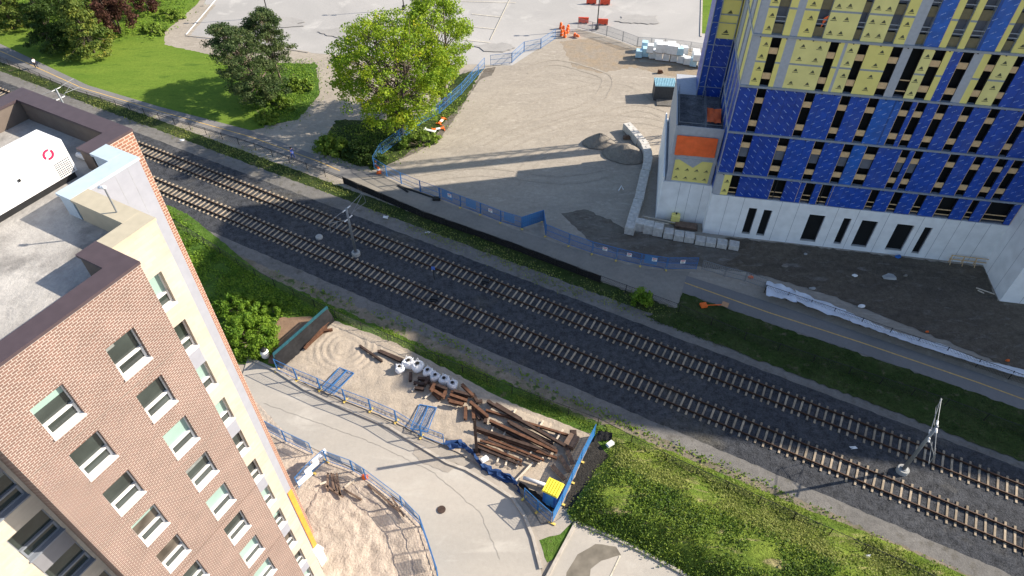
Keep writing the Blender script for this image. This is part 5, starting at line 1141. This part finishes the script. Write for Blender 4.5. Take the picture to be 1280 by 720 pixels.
for p in wl[1:]:
    acc += (p - last).length; last = p
    if acc >= 1.45: wp.append(p); acc = 0
for i in range(len(wp) - 1):
    c = (wp[i] + wp[i + 1]) / 2; d = wp[i + 1] - wp[i]; n_ = Vector((-d.y, d.x, 0)).normalized() * random.uniform(-.06, .06)
    block(c + n_, math.atan2(d.y, d.x), d.length - .05, 1.15, 1.1 + random.uniform(-.04, .04), 0, 'pale concrete block in the sunny head of the curved block wall' if i < 7 else 'pale concrete block in the shaded tail of the curved block wall', 'blocks of the curved wall')
for i, (x, y) in enumerate([(799, 285), (810, 288), (822, 291), (835, 294), (848, 297), (861, 299), (875, 302), (888, 304), (902, 306), (917, 308)]):
    lab = ['first pale block of the row below the white podium, touching the curved wall', 'pale concrete block in the taller left half of the row below the podium', 'pale concrete block in the low right half of the row below the podium'][0 if i == 0 else (1 if i < 5 else 2)]
    block(at(x, y, .3), TTH - .06 + random.uniform(-.06, .06), 1.15, 1.1, 1.3 if i < 3 else (.9 if i < 6 else .65), 0, lab, 'blocks below the podium')
# container
p = at(829, 127); t = thing('site_container', 'dark steel site container with pale teal ribbed roof on the dirt', 'container', (p.x, p.y, SHEETZ[0]), TTH + R(6))
b = MB(); b.box(-1.55, 1.55, 0, 2.5, 0, 2.35)
for k in range(13): b.box(-1.5 + k * .24, -1.4 + k * .24, -.04, 0, .1, 2.25)
b.build('body', M['containerside'], t); b = MB(); b.box(-1.6, 1.6, -.05, 2.55, 2.35, 2.43)
for k in range(13): b.box(-1.55 + k * .25, -1.43 + k * .25, -.04, 2.54, 2.43, 2.5)
b.build('roof', M['steelroof'], t); b = MB(); b.hexa([(-1.1, -1.5, 0), (1.4, -1.5, 0), (1.4, -.05, 0), (-1.1, -.05, 0), (-1.1, -1.5, .05), (1.4, -1.5, .05), (1.4, -.05, .25), (-1.1, -.05, .25)]); b.build('ramp', M['shoulder'], t)
# wrapped bundles
GW = 'wrapped material bundles on the site'
wb = [(798, 72, 0, 1, 1.2, 'bagblue'), (806, 71, 0, 1, 1.5, 'bagblue'), (815, 73, 0, 1, 1.4, 'bagwrap'), (823, 75, 0, 1, 1.4, 'bagwrap'), (832, 76, 0, 1, 1.4, 'bagwrap'), (841, 77, 0, 1, 1.4, 'bagwrap'), (850, 79, 0, 1, 1.3, 'bagwrap'), (858, 81, 0, 1, 1.2, 'bagwrap'), (866, 83, 0, 1, 1.2, 'bagblue'), (876, 84, 0, 1, 1.3, 'bagwrap'), (812, 66, 1.4, 1, 1.3, 'bagwrap'), (823, 66, 1.4, 1, 1.5, 'bagwrap'), (829, 66, 1.4, 1, 1.5, 'bagwrap'), (840, 68, 1.4, 1.7, 1.5, 'bagwrap'), (870, 76, 1.2, 1.1, 1.1, 'bagwrap'), (849, 69, 1.4, 1, 1.2, 'bagblue'), (805, 64, 0, 1, 1.6, 'bagblue'), (822, 62, 0, 1.4, 1.4, 'bagwrap'), (838, 64, 0, 1.4, 1.4, 'bagwrap'), (854, 68, 0, 1.2, 1.3, 'bagwrap'), (869, 72, 0, 1.2, 1.2, 'bagwrap')]
for i, (x, y, z, wd, h, m_) in enumerate(wb):
    p = at(x, y, z); b = MB(); e = .06; W2 = .55 * wd
    b.hexa([(-W2, -.6, .1), (W2, -.6, .1), (W2, .6, .1), (-W2, .6, .1), (-W2 + e, -.6 + e, h), (W2 - e, -.6 + e, h), (W2 - e, .6 - e, h + random.uniform(-.05, .05)), (-W2 + e, .6 - e, h)]); b.box(-W2, W2, -.55, -.45, 0, .1, 1); b.box(-W2, W2, .45, .55, 0, .1, 1)
    o = b.build('wrapped_bundle', [M[m_], M['brownwood']]); o.location = (p.x, p.y, z + SHEETZ[0]); o.rotation_euler = (0, 0, TTH + random.uniform(-.12, .12))
    tag(o, 'big white bundle on top of the stack, widest of all' if i == 13 else ('white wrapped bundle on top of the front stack' if z else ('pale blue wrapped bundle standing in the stack by the site fence' if m_ == 'bagblue' else 'white wrapped bundle standing on the ground in the stack by the site fence')), 'bundle', GW)
p = at(825, 92); b = MB(); b.hexa([(-.5, -.3, 0), (.5, -.2, 0), (.4, .3, 0), (-.4, .3, 0), (-.3, -.2, .5), (.3, -.15, .45), (.3, .2, .4), (-.35, .2, .5)]); o = b.build('bucket', M['rust']); o.location = (p.x, p.y, SHEETZ[0]); tag(o, 'small rusty red bucket lying in front of the wrapped bundles', 'bucket')
# red barriers, drums
bar = None
for i, (x, y, lab) in enumerate([(739, 5, 'red water barrier beyond the lamp post, left of the far pair'), (756, 6, 'red water barrier beyond the lamp post, right of the far pair'), (729, 29, 'red water barrier just left of the lamp post foot'), (753, 31, 'red water barrier just right of the lamp post foot')]):
    p = at(x, y); b = MB(); n0 = [(-.28, 0), (.28, 0), (.24, .25), (.12, .55), (.1, .95), (-.1, .95), (-.12, .55), (-.24, .25)]
    vs = [(sx, yy, zz) for sx in (-.95, .95) for yy, zz in n0]; fs = [(k, (k + 1) % 8, 8 + (k + 1) % 8, 8 + k) for k in range(8)] + [tuple(range(7, -1, -1)), tuple(range(8, 16))]
    b.add(vs, fs); b.box(-.7, -.3, -.3, .3, .02, .14, 1); b.box(.3, .7, -.3, .3, .02, .14, 1); o = b.build('water_barrier', [M['barrier'], M['blacksteel']]); o.location = (p.x, p.y, SHEETZ[0]); o.rotation_euler = (0, 0, R(-5)); tag(o, lab, 'barrier', 'red barriers in the parking lot')
for i, (x, y, z) in enumerate([(702, 45, 0), (706, 47, 0), (709, 42, 0), (704, 40, 0), (710, 39, .0), (701, 36, 0), (718, 46, 0)]):
    p = at(x, y); b = MB(); b.lathe([(.35, 0), (.3, .1), (.28, .5), (.24, .55), (.22, .95), (.1, 1.05)], 12); b.lathe([(.285, .3), (.285, .45)], 12, 1); o = b.build('traffic_drum', [M['barrel'], M['white']]); o.location = (p.x, p.y, SHEETZ[0] + (.25 if i == 6 else 0)); 
    if i == 6: o.rotation_euler = (PI / 2, 0, .8)
    tag(o, 'orange traffic drum tipped over beside the cluster' if i == 6 else 'orange traffic drum in the cluster at the corner of the site fence', 'traffic drum', 'orange drums at the site corner')
def lamp_post(px, hgt, label):
    p = at(*px); t = thing('street_lamp', label, 'street lamp', (p.x, p.y, SHEETZ[0]), 0, 'parking lot lamps'); b = MB(); b.lathe([(.35, 0), (.35, .55), (.3, .6)], 12); b.build('base', M['blacksteel'], t)
    b = MB(); b.tube([(0, 0, .6), (0, 0, hgt)], [.11, .07], 8); b.build('pole', M['blacksteel'], t); b = MB(); b.box(-.9, .9, -.06, .06, hgt, hgt + .1); b.box(-1.2, -.5, -.2, .2, hgt + .05, hgt + .22); b.box(.5, 1.2, -.2, .2, hgt + .05, hgt + .22); b.build('lamp_head', M['blacksteel'], t)
lamp_post((746, 37), 8, 'black lamp post between the red barriers at the site corner'); lamp_post((336, 22), 8, 'black lamp post in the parking lot behind the dark pines'); lamp_post((505, 12), 8, 'black lamp post in the parking lot behind the pale tree')
# podium foot: drum, boards, debris
p = at(843, 279); t = thing('yellow_tank', 'yellow tank standing against the white wing by the block row', 'tank', (p.x, p.y, SHEETZ[0]), TTH); b = MB(); b.box(-.5, .5, -.35, .35, 0, 1.15); b.hexa([(-.5, -.35, 1.15), (.5, -.35, 1.15), (.5, .35, 1.15), (-.5, .35, 1.15), (-.35, -.25, 1.3), (.35, -.25, 1.3), (.35, .25, 1.3), (-.35, .25, 1.3)]); b.build('body', M['toiletyellow'] and M['yellow'], t); b = MB(); b.lathe([(.1, 1.3), (.1, 1.5)], 8); b.build('cap', M['blacksteel'], t)
p = at(857, 285); b = MB()
for k in range(4): b.box(-1.4 + .02 * k, 1.4 - .05 * k, -.55, .5, .05 + k * .09, .12 + k * .09)
o = b.build('board_stack', M['brownwood']); o.location = (p.x, p.y, SHEETZ[0]); o.rotation_euler = (0, 0, TTH - .05); tag(o, 'stack of brown boards on the ground beside the yellow tank', 'boards')
for a, c, lab in (((803, 271), (868, 284), 'long pale timber lying behind the block row'), ((800, 274), (836, 281), 'shorter pale timber lying behind the block row')): timber(a, c, .14, .14, lab, None, .1)
p = at(1198, 325); b = MB()
for z in (.5, 1.05): b.bar((-2.1, 0, z), (2.1, 0, z), .08)
for k in range(4): b.bar((-2 + k * 1.33, 0, 0), (-2 + k * 1.33, 0, 1.1), .08); b.bar((-2 + k * 1.33, -.5, 0), (-2 + k * 1.33, 0, .9), .06)
o = b.build('timber_guardrail', M['plywood']); o.location = at(1208, 331); o.location.z = .1; o.rotation_euler = (0, 0, TTH); tag(o, 'wooden guard rail frame at the inner corner of the white podium', 'guard rail')
rub = [((1112, 348), 'large pale stone slab lying in the mud yard', .85, 'concrete'), ((1068, 346), 'small square white board in the mud yard', .35, 'white'), ((1076, 384), 'white scrap near the white sheeting in the mud yard', .4, 'white'), ((1015, 362), 'pale scrap by the rumpled sheet in the mud yard', .4, 'concrete'), ((1006, 319), 'small grey block near the podium in the mud yard', .25, 'concrete'), ((1122, 322), 'crumpled blue plastic against the podium foot', .5, 'toiletblue'), ((1158, 416), 'red plastic scrap by the white sheeting in the mud yard', .2, 'barrel'), ((1258, 452), 'orange plastic scrap at the right of the white sheeting', .25, 'barrel'), ((938, 348), 'small orange scrap at the head of the cycle path fence', .35, 'barrel'), ((980, 334), 'pale rubble lump in the mud', .5, 'mound'), ((1131, 346), 'grey stone lump right of the large slab', .3, 'mound')]
for px, lab, s_, m_ in rub:
    p = at(*px); b = MB(); n = 7; r_ = [s_ * random.uniform(.7, 1.15) for _ in range(n)]; h = .12 + s_ * .15
    vs = [(r_[k] * math.cos(2 * PI * k / n), .6 * r_[k] * math.sin(2 * PI * k / n), 0) for k in range(n)] + [(.75 * r_[k] * math.cos(2 * PI * k / n), .45 * r_[k] * math.sin(2 * PI * k / n), h * random.uniform(.7, 1.2)) for k in range(n)]
    b.add(vs, [(k, (k + 1) % n, n + (k + 1) % n, n + k) for k in range(n)] + [tuple(n + k for k in range(n))]); o = b.build('rubble', M[m_]); o.location = (p.x, p.y, SHEETZ[0]); tag(o, lab, 'debris', 'debris in the mud yard')
for a, c, lab in (((1220, 360), (1243, 368), 'thin pale plank lying by the wing wall'), ((1222, 363), (1230, 367), 'short pale plank beside the longer one by the wing wall')): timber(a, c, .1, .08, lab, None, .15)
p = at(777, 237); b = MB(); b.tube([(-.5, -.6, .2), (0, .5, .2), (.15, -.3, .2)], .07, 6); o = b.build('white_pipe', M['white']); o.location = (p.x, p.y, SHEETZ[0] - .1); tag(o, 'bent white pipe lying alone on the shaded site gravel', 'pipe')
for px, lab, rot in (((548, 163), 'orange and white barricade fallen on the bank, nearer one', .3), ((552, 153), 'orange barricade fallen on the bank, farther one', 1.2), ((537, 165), 'white barricade plank on the bank beside the orange ones', -.4)):
    p = at(*px); b = MB(); b.box(-.9, .9, -.18, .18, .1, .2); b.box(-.3, .3, -.185, .185, .095, .205, 1); b.box(-.9, -.8, -.5, .5, 0, .1); b.box(.8, .9, -.5, .5, 0, .1); o = b.build('barricade', [M['barrel'] if 'plank' not in lab else M['white'], M['white']]); o.location = (p.x, p.y, SHEETZ[0]); o.rotation_euler = (.15, 0, rot); tag(o, lab, 'barricade', 'barricades on the bank')
for px, lab in (((470, 209), 'orange and white drum at the fence corner below the maple'), ((474, 217), 'orange cone beside the drum at the fence corner below the maple')):
    p = at(*px); b = MB(); b.box(-.32, .32, -.32, .32, 0, .06); b.lathe([(.28, .06), (.2, .5), (.12, .9)], 12); b.lathe([(.22, .45), (.17, .68)], 12, 1); o = b.build('traffic_cone', [M['barrel'], M['white']]); o.location = (p.x, p.y, SHEETZ[0]); tag(o, lab, 'traffic cone', 'cones at the path corner')
p = at(886, 386); t = thing('fallen_sign', 'orange diamond road sign fallen flat on the grass by the cycle path', 'road sign', (p.x, p.y, SHEETZ[0] + .1), .2); b = MB(); b.add([(1.3, -.1, .1), (1.85, -.55, .1), (2.3, 0, .12), (1.75, .45, .12), (1.3, -.1, .13), (1.85, -.55, .13), (2.3, 0, .15), (1.75, .45, .15)], [(3, 2, 1, 0), (4, 5, 6, 7), (0, 1, 5, 4), (1, 2, 6, 5), (2, 3, 7, 6), (3, 0, 4, 7)]); b.build('sign_plate', mat('faded orange sign', (.5, .28, .15), .7), t); b = MB(); b.bar((-.5, .3, .1), (1.4, 0, .1), .08); b.box(-.9, -.2, 0, .6, 0, .25); b.build('stand', M['barrel'], t)
for px, lab in (((484, 268 + 4), 'dark fence foot weights lying on the gravel walk'),):
    pass
a = at(497, 231); b = MB(); b.bar(at(497, 232, .1), at(548, 249, .1), .25, .15); b.bar(at(500, 233, .15), at(510, 240, .15), .2, .15); b.box(-.5 + at(546, 250).x, .5 + at(546, 250).x, -.3 + at(546, 250).y, .3 + at(546, 250).y, 0.1, .35); tag(b.build('drain_hose', M['blacksteel']), 'black hose and weight lying along the blue fence on the gravel walk', 'hose')
for i, (px, lab) in enumerate([((228, 178), 'white litter on the gravel shoulder left of the blue pedestrian'), ((483, 274), 'white litter on the verge above the far track'), ((535, 293), 'white litter in the verge grass below the black screen'), ((820, 636), 'white litter on the berm grass below the lower fence'), ((905, 652), 'white litter on the berm near the shadow of the pole'), ((1083, 699), 'pale blue litter in the berm grass at the bottom right'), ((1065, 562), 'white rag on the ballast left of the right pole')]):
    p = at(*px); b = MB(); vs = [(random.uniform(-.4, .4), random.uniform(-.25, .25), random.uniform(.03, .3)) for _ in range(9)]; b.add(vs, [(0, 1, 2), (2, 3, 4), (4, 5, 6), (6, 7, 8), (0, 3, 6), (1, 4, 7)]); o = b.build('litter', M['white']); o.location = (p.x, p.y, .2); tag(o, lab, 'litter', 'litter')

# ================================================================== PEOPLE
def person(px, rz, label, top, legs_m, stride=.3):
    p = at(*px); t = thing('person', label, 'person', (p.x, p.y, SHEETZ[0]), rz, None)
    J = {'pel': (0, 0, .95, .14), 'waist': (0, 0, 1.1, .13), 'chest': (0.02, 0, 1.32, .16), 'neck': (.03, 0, 1.5, .06), 'head': (.05, 0, 1.62, .105), 'crown': (.05, 0, 1.7, .09),
         'lh': (0, .09, .9, .1), 'lk': (stride * .6, .1, .5, .065), 'la': (stride * .45, .1, .08, .045), 'lt': (stride * .45 + .16, .1, .04, .04), 'rh': (0, -.09, .9, .1), 'rk': (-stride * .2, -.1, .5, .065), 'ra': (-stride, -.1, .1, .045), 'rt': (-stride + .15, -.1, .04, .04),
         'ls': (.02, .19, 1.42, .065), 'le': (-.12, .25, 1.15, .048), 'lw': (.04, .24, .93, .035), 'lhd': (.08, .235, .85, .04), 'rs': (.02, -.19, 1.42, .065), 're': (.05, -.25, 1.14, .048), 'rw': (.24, -.22, 1.0, .035), 'rhd': (.31, -.21, .97, .04)}
    E_ = [('pel', 'waist'), ('waist', 'chest'), ('chest', 'neck'), ('neck', 'head'), ('head', 'crown'), ('pel', 'lh'), ('lh', 'lk'), ('lk', 'la'), ('la', 'lt'), ('pel', 'rh'), ('rh', 'rk'), ('rk', 'ra'), ('ra', 'rt'), ('chest', 'ls'), ('ls', 'le'), ('le', 'lw'), ('lw', 'lhd'), ('chest', 'rs'), ('rs', 're'), ('re', 'rw'), ('rw', 'rhd')]
    def skin(name, names, grow, m):
        ks = [k for k in J if k in names]; ix = {k: i for i, k in enumerate(ks)}; me = bpy.data.meshes.new(name)
        me.from_pydata([J[k][:3] for k in ks], [(ix[a], ix[c]) for a, c in E_ if a in ix and c in ix], []); me.materials.append(m)
        o = bpy.data.objects.new(name, me); COL.objects.link(o); o.parent = t; o.modifiers.new('skin', 'SKIN'); 
        for i, k in enumerate(ks): me.skin_vertices[0].data[i].radius = (J[k][3] + grow,) * 2
        me.skin_vertices[0].data[0].use_root = True; s_ = o.modifiers.new('sub', 'SUBSURF'); s_.levels = 1; s_.render_levels = 1
        for pl in me.polygons: pl.use_smooth = True
        return o
    skin('body', list(J), 0, M['skin']); skin('shirt', ['pel', 'waist', 'chest', 'ls', 'le', 'rs', 're'], .025, top); skin('trousers', ['pel', 'lh', 'lk', 'la', 'rh', 'rk', 'ra'], .022, legs_m)
    b = MB(); b.lathe([(.11, 1.6), (.125, 1.68), (.1, 1.76), (.03, 1.79)], 10, c=(.035, 0)); b.build('hair', M['hair'], t, True)
    return t
person((47, 86), R(150), 'walking person in a white shirt and dark trousers on the cycle path', M['shirtwhite'], M['trousersdark'])
person((367, 199), R(150), 'walking person dressed in blue on the cycle path by the gravel patch', M['shirtblue'], M['shirtblue'])

# ================================================================== VEGETATION
tree('maple_tree', 'large spreading maple with open yellow green crown beside the dirt site', at(500, 168), 18.0, 8.3, 2.2, 420, 85, .27, M['leaf_maple'], M['bark'], lean=(.2, -.6), tr=.34, stems=6, clr=(.75, 1.3), shape='shell')
tree('broadleaf_tree', 'taller narrow pale green tree behind the maple', at(556, 132), 18.0, 4.6, 4, 190, 95, .27, M['leaf_bright'], M['bark'], lean=(-.8, 0), tr=.3, stems=3, clr=(.75, 1.25), shape='shell')
tree('pine_tree', 'dark pine leaning left over the lawn', at(340, 126), 11.5, 4.6, 1.8, 220, 130, .24, M['leaf_pine'], M['pinebark'], lean=(-4.2, -.4), tr=.24, shape='pad', clr=(.7, 1.15), flat=.55)
tree('pine_tree', 'dark pine with bare trunk nearest the parking lot', at(352, 104), 11.3, 3.6, 4.6, 130, 120, .24, M['leaf_pine'], M['pinebark'], lean=(-.6, 0), tr=.22, shape='pad', clr=(.7, 1.1), flat=.5)
tree('larch_tree', 'feathery larch with yellow tips standing nearest the path at upper left', at(118, 66), 11.5, 4.6, .6, 120, 110, .3, M['leaf_larch'], M['bark'], lean=(-.5, 0), tr=.22, shape='cone', clr=(.7, 1.1), flat=.5)
tree('larch_tree', 'green larch left of the yellow tipped one', at(70, 62), 11, 4.2, .6, 100, 110, .3, M['leaf_green'], M['bark'], tr=.22, shape='cone', clr=(.7, 1.1), flat=.5)
tree('larch_tree', 'dull green conifer at the left edge of the photo', at(18, 36), 12, 5.0, .6, 110, 110, .3, M['leaf_larch'], M['bark'], tr=.22, shape='cone', clr=(.7, 1.1), flat=.5)
tree('broadleaf_tree', 'dark green tree cut by the upper left corner', at(-40, 20), 12, 5.5, 1, 90, 100, .34, M['leaf_green'], M['bark'], tr=.25)
tree('plum_tree', 'dark purple leaved tree beside the upper lawn', at(150, 42), 9.5, 4.4, .7, 110, 110, .3, M['leaf_purple'], M['bark'], tr=.2, stems=3, clr=(.7, 1.1))
tree('plum_tree', 'thin purple brown shrubby tree behind the plum at the top edge', at(188, 14), 6, 3.6, .4, 60, 90, .3, M['leaf_purple'], M['bark'], tr=.14, stems=3, clr=(.6, 1.0))
tree('broadleaf_tree', 'dark tree between the larch and the top edge', at(90, 20), 11, 5.5, 1, 100, 100, .32, M['leaf_green'], M['bark'], tr=.22)
tree('plum_tree', 'purple tree behind the larch at the top edge', at(120, 8), 10, 4.5, 1, 80, 100, .32, M['leaf_purple'], M['bark'], tr=.22)
shrub('shrub', 'low green bush at the path edge left of the maple', at(416, 188), 2.6, 2.5, 1.8, TH, 40, 90, .28, M['leaf_weed'])
shrub('shrub', 'dense green bush under the maple by the fence corner', at(455, 198), 2.4, 3.6, 1.8, TH, 55, 80, .28, M['leaf_green'])
shrub('shrub', 'green bush on the bank right of the maple foot', at(525, 180), 1.8, 3.0, 1.2, .4, 36, 70, .26, M['leaf_weed'])
shrub('shrub', 'young sapling bush poking through the black fence', at(801, 378), 2.3, .95, .9, 0, 26, 50, .24, M['leaf_bush'])
shrub('hedge_bush', 'big rounded bright green bush beside the apartment block and the kerb', at(314, 426), 2.4, 3.2, 2.4, TH, 90, 130, .2, M['leaf_bush'], cat='bush')
shrub('hedge_bush', 'lower green bush behind the big rounded one, next to the brick wall', at(302, 392), 1.7, 3.2, 2.0, TH, 80, 120, .2, M['leaf_bush'], cat='bush')
shrub('hedge_bush', 'small bright bush at the back of the hedge, beside the raked brown soil', at(338, 388), 1.2, 1.7, 1.3, TH, 30, 110, .2, M['leaf_bush'], cat='bush')
for px, h, rx, lab in (((335, 150), 1.3, 2.2, 'low bush at the front of the scrub patch'), ((375, 110), 1.5, 2.4, 'low bush in the scrub between pine and maple'), ((352, 132), 1.2, 2.5, 'low bush in the middle of the scrub patch'), ((215, 22), 1.6, 3, 'bright green bush left of the dusty lot corner'), ((195, 40), 1.4, 2.6, 'bright green bush beside the plum tree')): shrub('shrub', lab, at(*px), h, rx, 1.6, TH, 34, 70, .27, M['leaf_weed'])
scatter('undergrowth', [(262, 66), (395, 80), (404, 112), (376, 150), (326, 160), (300, 110)], 6000, .17, .14, M['leaf_bush'], label='green weeds covering the scrub patch behind the lawn', clump=.35, feather=.9)
scatter('undergrowth', [(398, 188), (430, 160), (545, 140), (600, 88), (560, 150), (500, 198), (470, 210), (436, 205)], 5000, .17, .14, M['leaf_weed'], label='green weeds under the maple', clump=.35, feather=.9)
scatter('undergrowth', [(-100, -60), (246, 0), (214, 40), (180, 52), (60, 40), (0, 20)], 6000, .28, .5, M['leaf_bush'], label='rough green growth round the upper left trees', clump=.3, feather=1.2)
scatter('weeds', [tk(-120, 9.2) and (0, 82), (320, 192), (530, 276), (750, 357), (850, 392), (808, 398), (640, 340), (553, 306), (420, 240), (233, 176), (117, 132), (0, 86)], 9000, .13, .07, M['leaf_dry'], label='dry and green grass tufts on the verge above the far track', clump=.4, feather=.4)
scatter('weeds', [(848, 392), (960, 408), (1180, 482), (1300, 524), (1300, 580), (960, 452), (808, 398)], 12000, .12, .07, M['leaf_green'], label='dark grass tufts below the eastern cycle path', clump=.3)
scatter('weeds', [(230, 300), (330, 350), (480, 410), (640, 480), (740, 528), (960, 615), (1110, 680), (1200, 720), (1150, 722), (940, 632), (740, 540), (640, 500), (500, 430), (416, 396), (330, 372), (250, 340)], 15000, .11, .08, M['leaf_weed'], label='grass tufts on the green strip along the near track', clump=.3)
scatter('weeds', [(330, 345), (480, 398), (640, 468), (800, 545), (960, 612), (1110, 675), (1180, 715), (1160, 700), (960, 604), (800, 535), (640, 458), (480, 388), (340, 338)], 3000, .16, .12, M['leaf_weed'], label='sparse weeds along the gravel shoulder of the near track', clump=.5)
scatter('weeds', [(205, 260), (330, 352), (400, 394), (352, 395), (334, 418), (334, 452), (300, 450), (260, 400)], 9000, .17, .25, M['leaf_bush'], label='tall grass on the bank beside the apartment block', clump=.1)
BERM = [(716, 652), (712, 640), (740, 612), (768, 592), (800, 606), (960, 676), (1120, 750), (1100, 800), (900, 760), (850, 714), (780, 680)]
scatter('berm_weeds', BERMP, 26000, .08, .06, M['leaf_short'], zf=berm_z, label='short bright grass covering the whole berm', clump=.1)
scatter('berm_weeds', BERM, 14000, .12, .22, M['leaf_weed'], zf=berm_z, label='dense dark weeds on the lower slope of the berm', clump=.05)
scatter('berm_weeds', BERM, 4000, .15, .25, M['leaf_green'], zf=berm_z, label='darker clumps of weeds on the lower slope of the berm', clump=.45)
scatter('berm_weeds', [(764, 556), (800, 556), (947, 620), (1120, 690), (1200, 740), (1160, 760), (960, 680), (800, 610), (768, 590)], 9000, .14, .1, M['leaf_dry'], zf=berm_z, label='sunlit dry grass tufts on the upper berm', clump=.25)
